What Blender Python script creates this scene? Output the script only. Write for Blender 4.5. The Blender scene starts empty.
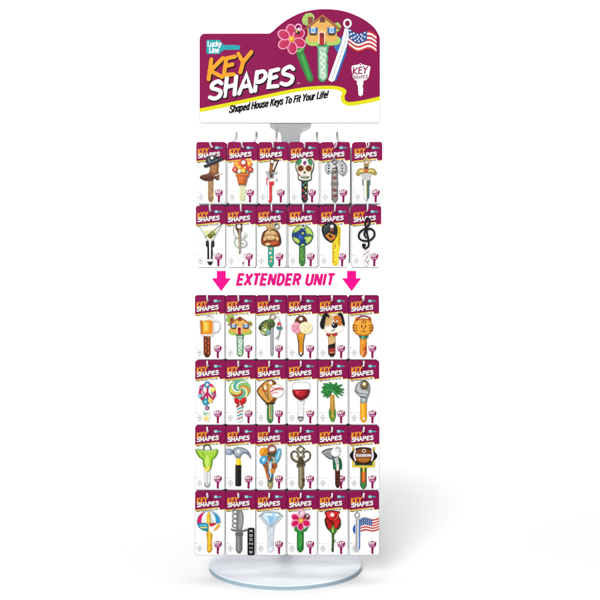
import bpy, bmesh, math, random
from mathutils import Vector

random.seed(7)
scene = bpy.context.scene
C = scene.collection

# ------------------------------------------------------------------ camera
# One photo pixel on the plane of the front cards is 2.5 mm; the camera stands 2.6 m in front of that plane.
S = 0.0025
CAMD = 1040.0          # camera distance, in those units
HORIZ = 270.0          # eye level, as a row of the photo
FLOOR = 315.0          # eye height above the floor, same units
ZC = FLOOR * S
cam_d = bpy.data.cameras.new('camera')
cam = bpy.data.objects.new('camera', cam_d)
C.objects.link(cam)
cam.location = (0, -CAMD * S, ZC)
cam.rotation_euler = (math.radians(90), 0, 0)
cam_d.sensor_width = 36.0
cam_d.lens = 36.0 * CAMD / 600.0
cam_d.shift_y = (HORIZ - 300.0) / 600.0
cam_d.clip_start = 0.05
cam_d.clip_end = 200.0
scene.camera = cam

# ------------------------------------------------------------------ light
world = bpy.data.worlds.new('World')
scene.world = world
world.use_nodes = True
bg = world.node_tree.nodes['Background']
bg.inputs[0].default_value = (1.0, 1.0, 1.0, 1)
bg.inputs[1].default_value = 0.17

def area(name, loc, target, size, power, color=(1, 1, 1), spread=180.0):
    d = bpy.data.lights.new(name, 'AREA')
    d.shape = 'DISK'; d.size = size; d.energy = power; d.color = color; d.spread = math.radians(spread)
    o = bpy.data.objects.new(name, d); C.objects.link(o)
    o.location = loc
    o.rotation_euler = (Vector(target) - Vector(loc)).to_track_quat('-Z', 'Y').to_euler()
    return o
area('key_softbox', (-1.75, -7.5, 3.45), (0, 0.4, 0.4), 3.1, 860.0, (1.0, 0.985, 0.965))
area('backdrop_fill', (0.0, 3.6, 6.6), (0.0, 6.4, 0.8), 2.5, 330.0, (1, 1, 1), 95.0)  # added lamp, out of view, lifts the back of the sweep to white
area('overhead_fill', (0.3, -0.6, 5.6), (0.0, -0.2, 0.0), 4.5, 136.0)  # unseen fill added to brighten the floor round the rack

scene.view_settings.view_transform = 'Standard'
scene.view_settings.look = 'None'
scene.view_settings.exposure = 0.0
scene.view_settings.gamma = 1.0
ILLUM = 1.62           # how far the lamps lift a front-facing surface above its albedo

# ------------------------------------------------------------------ materials
_mats = {}
def lin(c):
    c = c / 255.0
    return c / 12.92 if c <= 0.04045 else ((c + 0.055) / 1.055) ** 2.4
def rgb(h):
    v = [int(h[i:i + 2], 16) for i in (0, 2, 4)]
    return [min(0.84, lin(x) / ILLUM) for x in v] + [1.0]
def mat(h, fin='ink'):
    """h = hex colour, or two joined by '/' for a printed mottle. fin: ink, paper, enamel, metal, mottle, scale"""
    key = (h, fin)
    if key in _mats: return _mats[key]
    m = bpy.data.materials.new(fin + '_' + h.replace('/', '_'))
    m.use_nodes = True
    nt = m.node_tree; N = nt.nodes; Lk = nt.links
    b = N['Principled BSDF']
    cols = [rgb(x) for x in h.split('/')]
    tc = N.new('ShaderNodeTexCoord')
    if len(cols) == 1:
        nz = N.new('ShaderNodeTexNoise'); nz.inputs['Scale'].default_value = 260.0
        Lk.new(tc.outputs['Object'], nz.inputs['Vector'])
        mx = N.new('ShaderNodeMix'); mx.data_type = 'RGBA'
        amp = {'paper': 0.02, 'ink': 0.10, 'enamel': 0.18, 'metal': 0.22}.get(fin, 0.1)
        mx.inputs[6].default_value = [c * (1 - amp) for c in cols[0][:3]] + [1]
        mx.inputs[7].default_value = [min(0.86, c * (1 + amp)) for c in cols[0][:3]] + [1]
        Lk.new(nz.outputs['Fac'], mx.inputs[0])
        Lk.new(mx.outputs[2], b.inputs['Base Color'])
    else:
        if fin == 'scale':
            t = N.new('ShaderNodeTexVoronoi'); t.inputs['Scale'].default_value = 620.0
            out = t.outputs['Distance']
        else:
            t = N.new('ShaderNodeTexNoise'); t.inputs['Scale'].default_value = 420.0
            t.inputs['Detail'].default_value = 3.0
            out = t.outputs['Fac']
        Lk.new(tc.outputs['Object'], t.inputs['Vector'])
        rp = N.new('ShaderNodeValToRGB')
        rp.color_ramp.elements[0].position = 0.40; rp.color_ramp.elements[1].position = 0.60
        rp.color_ramp.elements[0].color = cols[0]; rp.color_ramp.elements[1].color = cols[1]
        Lk.new(out, rp.inputs[0]); Lk.new(rp.outputs[0], b.inputs['Base Color'])
    b.inputs['Roughness'].default_value = {'paper': 0.6, 'ink': 0.5, 'enamel': 0.34, 'metal': 0.33}.get(fin, 0.35)
    b.inputs['Specular IOR Level'].default_value = {'paper': 0.1, 'ink': 0.03, 'enamel': 0.08}.get(fin, 0.25)
    if fin == 'metal': b.inputs['Metallic'].default_value = 0.55
    _mats[key] = m
    return m

# ------------------------------------------------------------------ mesh builder: reliefs laid on a vertical face
class Relief:
    """Collects prisms whose fronts face -Y; coordinates are (u right, v up) in photo-pixel units, thickness t in the same units."""
    def __init__(self):
        self.v = []; self.f = []; self.mi = []; self.ms = []
    def _m(self, m):
        if m not in self.ms: self.ms.append(m)
        return self.ms.index(m)
    def poly(self, pts, m, t, back=0.0, dome=0.0):
        a = sum(pts[i - 1][0] * pts[i][1] - pts[i][0] * pts[i - 1][1] for i in range(len(pts)))
        if a < 0: pts = pts[::-1]                    # counter-clockwise seen from -Y
        n = len(pts); b0 = len(self.v); k = self._m(m)
        self.v += [(u * S, -t * S, w * S) for u, w in pts]
        self.v += [(u * S, -back * S, w * S) for u, w in pts]
        if dome > 0:
            cu = sum(p[0] for p in pts) / n; cw = sum(p[1] for p in pts) / n
            b1 = len(self.v)
            for s, hgt in ((0.82, 0.62), (0.5, 0.92)):
                self.v += [((cu + (u - cu) * s) * S, -(t + dome * hgt) * S, (cw + (w - cw) * s) * S) for u, w in pts]
            self.v.append((cu * S, -(t + dome) * S, cw * S)); top = len(self.v) - 1
            for i in range(n):
                j = (i + 1) % n
                self.f.append((b0 + i, b0 + j, b1 + j, b1 + i)); self.mi.append(k)
                self.f.append((b1 + i, b1 + j, b1 + n + j, b1 + n + i)); self.mi.append(k)
                self.f.append((b1 + n + i, b1 + n + j, top)); self.mi.append(k)
        else:
            self.f.append(tuple(range(b0, b0 + n))); self.mi.append(k)
        for i in range(n):
            j = (i + 1) % n
            self.f.append((b0 + j, b0 + i, b0 + n + i, b0 + n + j)); self.mi.append(k)
    def stroke(self, pts, w, m, t, back=0.0, closed=False, taper=1.0, butt=False):
        n = len(pts); L = []; R = []; k = self._m(m)
        for i, (x, y) in enumerate(pts):
            if closed: a, c = pts[i - 1], pts[(i + 1) % n]
            else: a, c = pts[max(i - 1, 0)], pts[min(i + 1, n - 1)]
            d1 = _unit(x - a[0], y - a[1]); d2 = _unit(c[0] - x, c[1] - y)
            if d1 == (0, 0): d1 = d2
            if d2 == (0, 0): d2 = d1
            q = _unit(d1[0] + d2[0], d1[1] + d2[1])
            if q == (0, 0): q = d1
            cs = max(0.6, q[0] * d2[0] + q[1] * d2[1])
            h = w / 2 / cs * (1 + (taper - 1) * i / max(1, n - 1))
            L.append((x - q[1] * h, y + q[0] * h)); R.append((x + q[1] * h, y - q[0] * h))
        ring = list(range(n)) + ([0] if closed else [])
        b0 = len(self.v)
        for i in range(n):
            tt = t + 0.012 * i
            for p in (L[i], R[i]): self.v.append((p[0] * S, -tt * S, p[1] * S))
            for p in (L[i], R[i]): self.v.append((p[0] * S, -back * S, p[1] * S))
        for a, c in zip(ring[:-1], ring[1:]):
            A, B = b0 + 4 * a, b0 + 4 * c
            for q in ((A + 1, B + 1, B, A), (A, B, B + 2, A + 2), (B + 1, A + 1, A + 3, B + 3)):
                self.f.append(q); self.mi.append(k)
        if not closed and not butt:
            for (x, y), r, e in ((pts[0], w / 2, -0.006), (pts[-1], w / 2 * taper, 0.012 * n)):
                self.poly([(x + r * math.cos(g * math.pi / 5), y + r * math.sin(g * math.pi / 5)) for g in range(10)], m, t + e, back)
    def mesh(self, name):
        me = bpy.data.meshes.new(name)
        me.from_pydata(self.v, [], self.f)
        for m in self.ms: me.materials.append(m)
        me.polygons.foreach_set('material_index', self.mi)
        me.update()
        return me
def _unit(x, y):
    l = math.hypot(x, y)
    return (x / l, y / l) if l > 1e-9 else (0, 0)

def link(name, me, parent=None, loc=(0, 0, 0)):
    o = bpy.data.objects.new(name, me); C.objects.link(o)
    if parent is not None: o.parent = parent
    o.location = loc
    return o
def empty(name, loc):
    o = bpy.data.objects.new(name, None); o.empty_display_size = 0.03
    C.objects.link(o); o.location = loc
    return o
def tag(o, label=None, cat=None, group=None, kind=None):
    if label: o['label'] = label
    if cat: o['category'] = cat
    if group: o['group'] = group
    if kind: o['kind'] = kind
    return o
def at(px, py, d=0.0):
    """the world point seen at photo pixel (px, py) when it stands d units behind the card plane"""
    k = (CAMD + d) / CAMD
    return Vector(((px - 300) * S * k, d * S, ZC + (HORIZ - py) * S * k))

# 2-D outlines
def E(cx, cy, rx, ry=None, rot=0.0, n=18, a0=0.0, a1=360.0):
    ry = rx if ry is None else ry
    cr, sr = math.cos(math.radians(rot)), math.sin(math.radians(rot))
    full = abs(a1 - a0) >= 359.9
    out = []
    for i in range(n if full else n + 1):
        a = math.radians(a0 + (a1 - a0) * i / n)
        x, y = rx * math.cos(a), ry * math.sin(a)
        out.append((cx + x * cr - y * sr, cy + x * sr + y * cr))
    return out
def RR(x0, y0, x1, y1, r=0.0, n=5):
    if r <= 0: return [(x0, y0), (x1, y0), (x1, y1), (x0, y1)]
    out = []
    for cx, cy, a in ((x1 - r, y1 - r, 0), (x0 + r, y1 - r, 90), (x0 + r, y0 + r, 180), (x1 - r, y0 + r, 270)):
        for i in range(n + 1):
            g = math.radians(a + 90 * i / n)
            out.append((cx + r * math.cos(g), cy + r * math.sin(g)))
    return out
def smooth(pts, closed=True, n=4):
    """Catmull-Rom through the points"""
    out = []; N = len(pts)
    rng = range(N) if closed else range(N - 1)
    for i in rng:
        g = lambda j: pts[j % N] if closed else pts[min(max(j, 0), N - 1)]
        p0, p1, p2, p3 = g(i - 1), g(i), g(i + 1), g(i + 2)
        for s in range(n):
            t = s / n
            out.append(tuple(0.5 * (2 * p1[k] + (p2[k] - p0[k]) * t + (2 * p0[k] - 5 * p1[k] + 4 * p2[k] - p3[k]) * t * t
                       + (3 * p1[k] - p0[k] - 3 * p2[k] + p3[k]) * t ** 3) for k in (0, 1)))
    if not closed: out.append(pts[-1])
    return out

# sans letters, drawn as strokes: cap height 1, x-height .7
def arc(cx, cy, rx, ry, a0, a1, n=8): return E(cx, cy, rx, ry, 0, n, a0, a1)
SANS = {
    'S': ([smooth([(.56, .82), (.46, .96), (.30, 1.0), (.12, .92), (.08, .76), (.18, .60), (.42, .46), (.56, .30), (.52, .08), (.32, 0), (.14, .04), (.05, .20)], False, 3)], .64),
    'h': ([[(.08, 0), (.08, 1.02)], [(.08, .48), (.18, .64), (.30, .70), (.42, .64), (.46, .48), (.46, 0)]], .54),
    'a': ([[(.44, .70), (.44, 0)], arc(.25, .35, .19, .35, 30, 330, 12)], .52),
    'p': ([[(.08, .70), (.08, -.28)], arc(.27, .35, .19, .35, 150, -150, 12)], .53),
    'e': ([[(.08, .38), (.45, .38)] + arc(.27, .35, .19, .35, 8, 318, 12)], .52),
    'd': ([[(.46, 1.02), (.46, 0)], arc(.26, .35, .19, .35, 30, 330, 12)], .55),
    'H': ([[(.08, 0), (.08, 1)], [(.56, 0), (.56, 1)], [(.08, .52), (.56, .52)]], .66),
    'o': ([arc(.28, .35, .21, .35, 0, 360, 14) + [(.49, .35)]], .56),
    'u': ([[(.08, .70), (.08, .2), (.14, .06), (.25, 0), (.36, .06), (.45, .22)], [(.45, .70), (.45, 0)]], .53),
    's': ([smooth([(.40, .58), (.32, .69), (.20, .70), (.09, .62), (.10, .48), (.24, .38), (.39, .28), (.40, .10), (.26, 0), (.12, .03), (.05, .14)], False, 3)], .47),
    'K': ([[(.08, 0), (.08, 1)], [(.54, 1), (.10, .46)], [(.24, .62), (.56, 0)]], .60),
    'y': ([[(.04, .70), (.24, .04)], [(.44, .70), (.20, -.14), (.12, -.26), (.02, -.27)]], .48),
    'T': ([[(.02, .95), (.56, .95)], [(.29, .95), (.29, 0)]], .57),
    'F': ([[(.08, 0), (.08, .95), (.48, .95)], [(.08, .52), (.44, .52)]], .52),
    'i': ([[(.08, 0), (.08, .68)], [(.08, .92), (.08, .98)]], .19),
    't': ([[(.16, .92), (.16, .12), (.22, .02), (.32, .02)], [(.02, .66), (.31, .66)]], .34),
    'Y': ([[(.02, 1), (.28, .46)], [(.54, 1), (.28, .46), (.28, 0)]], .56),
    'r': ([[(.08, 0), (.08, .70)], [(.08, .44), (.16, .62), (.30, .68)]], .34),
    'L': ([[(.08, 1), (.08, .05), (.48, .05)]], .50),
    'f': ([[(.14, 0), (.14, .84), (.20, .97), (.32, 1.0)], [(.02, .66), (.30, .66)]], .33),
    '!': ([[(.10, 1), (.10, .32)], [(.10, .06), (.10, .03)]], .22),
    'k': ([[(.08, 0), (.08, 1)], [(.42, .70), (.10, .32)], [(.20, .44), (.46, 0)]], .5),
    'c': ([arc(.27, .35, .19, .35, 45, 315, 10)], .48), 'n': ([[(.08, 0), (.08, .70)], [(.08, .48), (.18, .64), (.30, .70), (.42, .64), (.46, .48), (.46, 0)]], .54),
    'E': ([[(.50, .94), (.09, .94), (.09, .06), (.51, .06)], [(.09, .51), (.47, .51)]], .56),
    'X': ([[(.04, 1), (.54, 0)], [(.54, 1), (.04, 0)]], .58),
    'N': ([[(.09, 0), (.09, 1)], [(.11, .98), (.52, .02)], [(.54, 0), (.54, 1)]], .66),
    'D': ([[(.09, .06), (.09, .94), (.28, .94)] + arc(.28, .5, .25, .44, 84, -84, 12) + [(.28, .06), (.06, .06)]], .63),
    'R': ([[(.09, 0), (.09, .94), (.32, .94)] + arc(.32, .72, .20, .22, 80, -80, 10) + [(.32, .50), (.09, .50)], [(.32, .50), (.53, 0)]], .62),
    'U': ([[(.09, 1), (.09, .30)] + arc(.31, .28, .22, .23, 190, 350, 12) + [(.53, .30), (.53, 1)]], .64),
    'I': ([[(.10, 0), (.10, 1)]], .23),
    ' ': ([], .26),
}
def sans_width(text, gap): return sum(SANS[c][1] + gap for c in text) - gap
def sans(rel, text, place, h, w, sw, m, t, gap=0.06, shear=0.2, butt=False):
    """set text with stroke letters; place(u, v) maps the unlettered line (0..width, height) to the face"""
    cx = 0.0; n = 0
    for ch in text:
        strokes, adv = SANS[ch]
        for k, st in enumerate(strokes):
            rel.stroke([place((cx + x) * w + y * h * shear, y * h) for x, y in st], sw, m, t + 0.06 * k + 0.015 * (n % 2), 0.0, False, 1.0, butt)
        cx += adv + gap; n += 1
    return cx * w

# marker-pen capitals: strokes in a unit box
GLYPH = {
    'K': ([[(.16, 1), (.06, 0)], [(.86, .98), (.14, .42), (.88, .02)]], 1.0),
    'E': ([[(.80, .97), (.18, .93), (.08, .05), (.80, .02)], [(.14, .52), (.66, .56)]], .92),
    'Y': ([[(.06, 1), (.40, .52)], [(.90, 1), (.40, .52), (.26, 0)]], .92),
    'S': ([smooth([(.84, .84), (.58, 1.0), (.20, .88), (.16, .66), (.50, .53), (.82, .36), (.74, .10), (.40, 0), (.05, .12)], False)], .92),
    'H': ([[(.14, 1), (.06, 0)], [(.84, 1), (.78, 0)], [(.10, .48), (.80, .54)]], .98),
    'A': ([[(.02, 0), (.46, 1), (.86, 0)], [(.20, .34), (.70, .36)]], .96),
    'P': ([[(.14, 1), (.06, 0)], smooth([(.14, .96), (.60, .98), (.80, .74), (.56, .48), (.12, .46)], False)], .90),
}
def marker(rel, text, x, y, h, w, slope, m, t, sw, gap=0.12):
    """hand lettering along a rising baseline"""
    cx = x
    for ch in text:
        strokes, adv = GLYPH[ch]
        by = y + (cx - x) * slope
        for k, st in enumerate(strokes):
            rel.stroke([(cx + px * w, by + py * h + px * w * slope) for px, py in st], sw, m, t + 0.05 * k)
        cx += (adv + gap) * w
    return cx

def text_mesh(body, h, m, t, xscale=1.0, slope=0.0, shear=0.0, bold=0.0, space=1.0, align='LEFT', name='lettering'):
    """set type as a thin raised mesh facing -Y, origin at the baseline start; h = capital height in units"""
    cu = bpy.data.curves.new(name, 'FONT')
    cu.body = body; cu.size = 1.0; cu.shear = shear; cu.offset = bold
    cu.space_character = space; cu.align_x = align; cu.extrude = 0.01; cu.resolution_u = 3
    o = bpy.data.objects.new(name, cu); C.objects.link(o)
    dg = bpy.context.evaluated_depsgraph_get()
    me = bpy.data.meshes.new_from_object(o.evaluated_get(dg))
    bpy.data.objects.remove(o); bpy.data.curves.remove(cu)
    k = h / 0.69
    for v in me.vertices:
        x, y, z = v.co
        u = x * k * xscale; w = y * k + u * slope
        v.co = (u * S, -(t if z > 0 else 0.0) * S, w * S)
    me.materials.clear(); me.materials.append(m)
    me.name = name
    return me

def tube(bm, pts, r, seg=10, cap=True):
    rings = []
    for i, p in enumerate(pts):
        a = pts[max(i - 1, 0)]; b = pts[min(i + 1, len(pts) - 1)]
        d = (b - a).normalized()
        up = Vector((1, 0, 0)) if abs(d.x) < 0.9 else Vector((0, 1, 0))
        s = d.cross(up).normalized(); q = d.cross(s)
        rings.append([bm.verts.new(p + (s * math.cos(2 * math.pi * k / seg) + q * math.sin(2 * math.pi * k / seg)) * r) for k in range(seg)])
    for A, B in zip(rings[:-1], rings[1:]):
        for k in range(seg):
            f = bm.faces.new((A[k], A[(k + 1) % seg], B[(k + 1) % seg], B[k])); f.smooth = True
    if cap:
        bm.faces.new(rings[0][::-1]); bm.faces.new(rings[-1])
def bm_mesh(bm, name, m):
    bmesh.ops.recalc_face_normals(bm, faces=bm.faces)
    me = bpy.data.meshes.new(name); bm.to_mesh(me); bm.free()
    me.materials.append(m)
    return me
# ------------------------------------------------------------------ setting: a white sweep, floor running up into a backdrop
def build_sweep():
    bm = bmesh.new()
    prof = [(-14.0, 0.0), (-2.0, 0.0), (0.0, 0.0), (2.0, 0.0), (4.0, 0.0)]
    r = 2.5
    prof += [(4.0 + r * math.sin(a * math.pi / 32), r - r * math.cos(a * math.pi / 32)) for a in range(1, 17)]
    prof += [(6.5, 7.0)]
    xs = [-10, -4, -1, 1, 4, 10]
    g = [[bm.verts.new((x, y, z)) for x in xs] for y, z in prof]
    for a, b in zip(g[:-1], g[1:]):
        for i in range(len(xs) - 1):
            f = bm.faces.new((a[i], a[i + 1], b[i + 1], b[i])); f.smooth = True
    m = bpy.data.materials.new('white_studio_paper'); m.use_nodes = True
    b = m.node_tree.nodes['Principled BSDF']
    nz = m.node_tree.nodes.new('ShaderNodeTexNoise'); nz.inputs['Scale'].default_value = 3.0
    rp = m.node_tree.nodes.new('ShaderNodeValToRGB')
    rp.color_ramp.elements[0].color = (0.86, 0.86, 0.862, 1); rp.color_ramp.elements[1].color = (0.885, 0.885, 0.885, 1)
    m.node_tree.links.new(nz.outputs['Fac'], rp.inputs[0]); m.node_tree.links.new(rp.outputs[0], b.inputs['Base Color'])
    b.inputs['Roughness'].default_value = 0.9; b.inputs['Specular IOR Level'].default_value = 0.1
    o = link('floor', bm_mesh(bm, 'floor', m))
    tag(o, 'seamless white studio floor sweeping up into a white backdrop', None, None, 'structure')
build_sweep()

# ------------------------------------------------------------------ the rack
AXIS = 60.0
PANEL = 13.0
steel = mat('b9bcc0', 'metal')
white_wire = mat('f2f2f4', 'enamel')
grey_wire = mat('a9adb2', 'metal')

COLS = {1: [196.1, 227.3, 258.0, 289.3, 320.6, 352.9], 2: [195.6, 226.2, 256.6, 287.9, 319.3, 351.5]}
for r_ in (3, 4, 5, 6): COLS[r_] = [194.9, 225.6, 256.1, 287.3, 318.2, 349.5]
ROWY = {1: (141.7, 203.8), 2: (205.6, 267.6), 3: (295.0, 359.5), 4: (360.1, 424.7), 5: (425.3, 489.9), 6: (490.5, 555.3)}
CW = 29.9

def lathe(bm, prof, seg=96):
    rings = []
    for r, z in prof:
        if r == 0: rings.append([bm.verts.new((0, 0, z))]); continue
        rings.append([bm.verts.new((r * math.cos(2 * math.pi * k / seg), r * math.sin(2 * math.pi * k / seg), z)) for k in range(seg)])
    for A, B in zip(rings[:-1], rings[1:]):
        for k in range(seg):
            j = (k + 1) % seg
            if len(A) == 1: f = bm.faces.new((A[0], B[j], B[k]))
            elif len(B) == 1: f = bm.faces.new((A[k], A[j], B[0]))
            else: f = bm.faces.new((A[k], A[j], B[j], B[k]))
            f.smooth = True
def box(bm, x0, x1, y0, y1, z0, z1):
    v = [bm.verts.new((x, y, z)) for z in (z0, z1) for x, y in ((x0, y0), (x1, y0), (x1, y1), (x0, y1))]
    for q in ((0, 1, 2, 3), (4, 5, 6, 7), (0, 1, 5, 4), (1, 2, 6, 5), (2, 3, 7, 6), (3, 0, 4, 7)): bm.faces.new([v[i] for i in q])

rack_x = (285.5 - 300) * (CAMD + AXIS) / CAMD      # in units
rack = tag(empty('display_rack', (rack_x * S, AXIS * S, 0)),
           'tall revolving wire display rack on a round frosted base disc', 'display rack')
def rl(px, py, d): return at(px, py, d) - rack.location

def base_material():
    m = bpy.data.materials.new('acrylic_painted_reflections'); m.use_nodes = True
    nt = m.node_tree; b = nt.nodes['Principled BSDF']
    tc = nt.nodes.new('ShaderNodeTexCoord')
    mp = nt.nodes.new('ShaderNodeMapping'); mp.inputs['Scale'].default_value = (5.0, 12.0, 8.0); mp.inputs['Rotation'].default_value = (0, 0, 0.5)
    nz = nt.nodes.new('ShaderNodeTexNoise'); nz.inputs['Scale'].default_value = 1.6; nz.inputs['Detail'].default_value = 3.0
    rp = nt.nodes.new('ShaderNodeValToRGB')
    rp.color_ramp.elements[0].position = 0.32; rp.color_ramp.elements[1].position = 0.68
    rp.color_ramp.elements[0].color = (0.53, 0.58, 0.655, 1); rp.color_ramp.elements[1].color = (0.72, 0.745, 0.795, 1)  # pale marbling painted into the colour in place of soft reflections
    L = nt.links.new
    L(tc.outputs['Object'], mp.inputs['Vector']); L(mp.outputs[0], nz.inputs['Vector'])
    L(nz.outputs['Fac'], rp.inputs[0]); L(rp.outputs[0], b.inputs['Base Color'])
    b.inputs['Roughness'].default_value = 0.5
    b.inputs['Specular IOR Level'].default_value = 0.4
    return m
bm = bmesh.new()
R0 = 80.5 * S; T0 = 6.0 * S
prof = [(0, 0), (R0 - 0.003, 0), (R0 - 0.0012, 0.0008), (R0, 0.003), (R0, T0 - 0.003), (R0 - 0.001, T0 - 0.001), (R0 - 0.003, T0), (R0 - 0.03, T0 + 0.0002), (0, T0 + 0.0004)]
lathe(bm, prof)
disc = link('base_disc', bm_mesh(bm, 'base_disc', base_material()), rack)
disc.data.materials.append(mat('a6c0ce', 'enamel'))
for f in disc.data.polygons:                       # the cut edge of the acrylic is bluer than its face
    if abs(f.normal.z) < 0.3: f.material_index = 1
bm = bmesh.new()
lathe(bm, [(0, T0 - 0.001), (0.024, T0 - 0.001), (0.024, T0 + 0.002), (0.018, T0 + 0.006), (0.016, T0 + 0.03), (0, T0 + 0.03)], 40)
PY = 52 * S
for v in bm.verts: v.co.y += PY
link('pole_collar', bm_mesh(bm, 'pole_collar', mat('f0f1f2', 'enamel')), rack)
ztop = rl(290, 141, AXIS).z
bm = bmesh.new()
tube(bm, [Vector((0.0, PY, T0 + 0.02)), Vector((0.0, PY, ztop))], 0.012, 20)
link('pole', bm_mesh(bm, 'pole', mat('f0f1f2', 'enamel')), rack)

# header bracket: a wide lip under the sign, a tapered neck
bm = bmesh.new()
def loft(bm, secs):
    rings = [[bm.verts.new((x, y, z)) for x, y in ((x0, y0), (x1, y0), (x1, y1), (x0, y1))] for x0, x1, y0, y1, z in secs]
    for A, B in zip(rings[:-1], rings[1:]):
        for k in range(4): bm.faces.new((A[k], A[(k + 1) % 4], B[(k + 1) % 4], B[k]))
    bm.faces.new(rings[0][::-1]); bm.faces.new(rings[-1])
d0 = AXIS - 3
secs = []
for x0, x1, y, dy in ((281.5, 299.5, 143.5, 9), (280.8, 300.2, 136, 9), (279.8, 301.0, 130, 9), (279.2, 301.6, 128.2, 9), (270.5, 310.5, 127.4, 7), (269.6, 311.2, 126.4, 6.5), (269.6, 311.2, 124.3, 6.5)):
    a = rl(x0, y, d0); b = rl(x1, y, d0)
    secs.append((a.x, b.x, -dy * S, (dy if y < 128 else 40) * S, a.z))
loft(bm, secs)
br = link('header_bracket', bm_mesh(bm, 'header_bracket', mat('aeb1b4', 'enamel')), rack)

# sheet panels carrying the hooks
def sheet(name, x0, x1, y0, y1, hooks):
    bm = bmesh.new()
    a = rl(x0, y1, PANEL); b = rl(x1, y0, PANEL)
    box(bm, a.x, b.x, a.y + 0.0012, a.y + 0.0034, a.z, b.z)
    for x in (a.x + 0.012, b.x - 0.012):                        # folded side flanges
        box(bm, x - 0.0012, x + 0.0012, a.y + 0.0034, a.y + 0.03, a.z + 0.004, b.z - 0.004)
    bmesh.ops.bevel(bm, geom=bm.edges[:], offset=0.0005, segments=1, affect='EDGES')
    o = link(name, bm_mesh(bm, name, mat('eceef0', 'enamel')), rack)
    for py in (y0 + (y1 - y0) * .2, y0 + (y1 - y0) * .8):      # arms to the pole
        bm = bmesh.new()
        q = rl(300, py, PANEL + 1.5); q.x = 0
        tube(bm, [q, Vector((0, PY, q.z))], 0.005, 10)
        link('panel_arm', bm_mesh(bm, 'panel_arm', grey_wire), rack)
sheet('upper_panel', 199, 377.5, 147, 263.5, (1, 2))
sheet('lower_panel', 199, 375.5, 299, 551, (3, 4, 5, 6))
bm = bmesh.new()
REAR = 122.0
xr = [-15.5 + (i - 2.5) * 25.6 for i in range(6)]
zr = 139.0
def ru(u, d, z): return Vector((u * S, d * S, ZC + z * S)) - rack.location
for u in xr: tube(bm, [ru(u, REAR, zr + 1), ru(u, REAR, -20)], 0.0022, 8)
for z in (zr, 60, 0, -20): tube(bm, [ru(xr[0] - 4, REAR - 1.6, z), ru(xr[-1] + 4, REAR - 1.6, z)], 0.0025, 8)
for z in (110, 10): tube(bm, [Vector((0, ru(0, REAR, z).y, ZC + z * S)), Vector((0, PY, ZC + z * S))], 0.005, 8)
link('rear_grid', bm_mesh(bm, 'rear_grid', mat('dcdee0', 'enamel')), rack)
bm = bmesh.new()
path = [ru(0, REAR, zr), ru(0, REAR + 20, zr + 5), ru(0, REAR + 44, zr + 11), ru(0, REAR + 54, zr + 14.5), ru(0, REAR + 59, zr + 18.5), ru(0, REAR + 57, zr + 23)]
path = [p - ru(0, REAR, zr) for p in path]
tube(bm, path, 0.0042, 10)
hook_me = bm_mesh(bm, 'rear_hook', mat('f4f5f6', 'enamel'))
for u in xr: link('rear_hook', hook_me, rack, ru(u, REAR, zr)).rotation_euler.z = (u + 15.5) / 64 * .085
# front peg hooks: out through the slot of each card, tip turned up
bm = bmesh.new()
f = [(0, PANEL, 0), (0, 4, 0), (0, -7, 0.2), (0, -11, 1.2), (0, -13.5, 3.4), (0, -14.3, 6.0)]
tube(bm, [Vector((a * S, (b - PANEL) * S, c * S)) for a, b, c in f], 0.0021, 10)
peg_me = bm_mesh(bm, 'peg_hook', white_wire)
peg_spots = []
for r in range(1, 7):
    for c in range(6):
        p = at(COLS[r][c] + CW / 2 + (0.3 if r <= 2 else -1.5), ROWY[r][0] + 5.6, 0)
        p.y = PANEL * S
        link('peg_hook', peg_me, rack, p - rack.location)

# ------------------------------------------------------------------ the cards
HB = 520 / 8.0      # design height of a card, units
burg = mat('8a1650'); burg2 = mat('7d1a4c'); cardw = mat('fdfdfd', 'paper'); lime = mat('e8c93c'); orange = mat('f5a02c')
whiteink = mat('ffffff'); teal = mat('2ba3ae'); blackink = mat('17151a'); greyink = mat('c3c6c8'); pinkink = mat('d99bd0'); greymid = mat('a3a8ac')

def board_outline(w, h, open_slot):
    r = 2.4
    out = [(-w / 2 + 0.6, 0.0 + 0.6)]
    pts = RR(-w / 2, 0, w / 2, h, r)      # starts right side top corner
    # order: top right, top left, bottom left, bottom right (ccw)
    tr, tl, bl, brr = pts[0:6], pts[6:12], pts[12:18], pts[18:24]
    sx = -0.3 if open_slot else -1.5
    if open_slot:
        slot = [(sx + 0.1, h), (sx + 0.9, h - 4.0)] + [(sx + 0.6 + 1.5 * math.cos(a), h - 5.4 + 1.5 * math.sin(a)) for a in [math.radians(g) for g in range(50, -231, -28)]] + [(sx - 0.7, h - 4.0), (sx - 1.9, h)]
        return tr + slot + tl + bl + brr, None
    return pts, (sx, h - 4.9)
def band_pts(w, h):
    r = 2.4; T = h
    pts = RR(-w / 2, 0, w / 2, h, r)
    low = [(-w / 2, T - 19.2), (w * 0.0, T - 17.4), (w * .17, T - 16.7), (w * .29, T - 16.6), (w * .325, T - 17.2), (w * .315, T - 18.1), (w * .335, T - 18.7), (w / 2, T - 18.2)]
    return pts[0:6], pts[6:12], low
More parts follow.
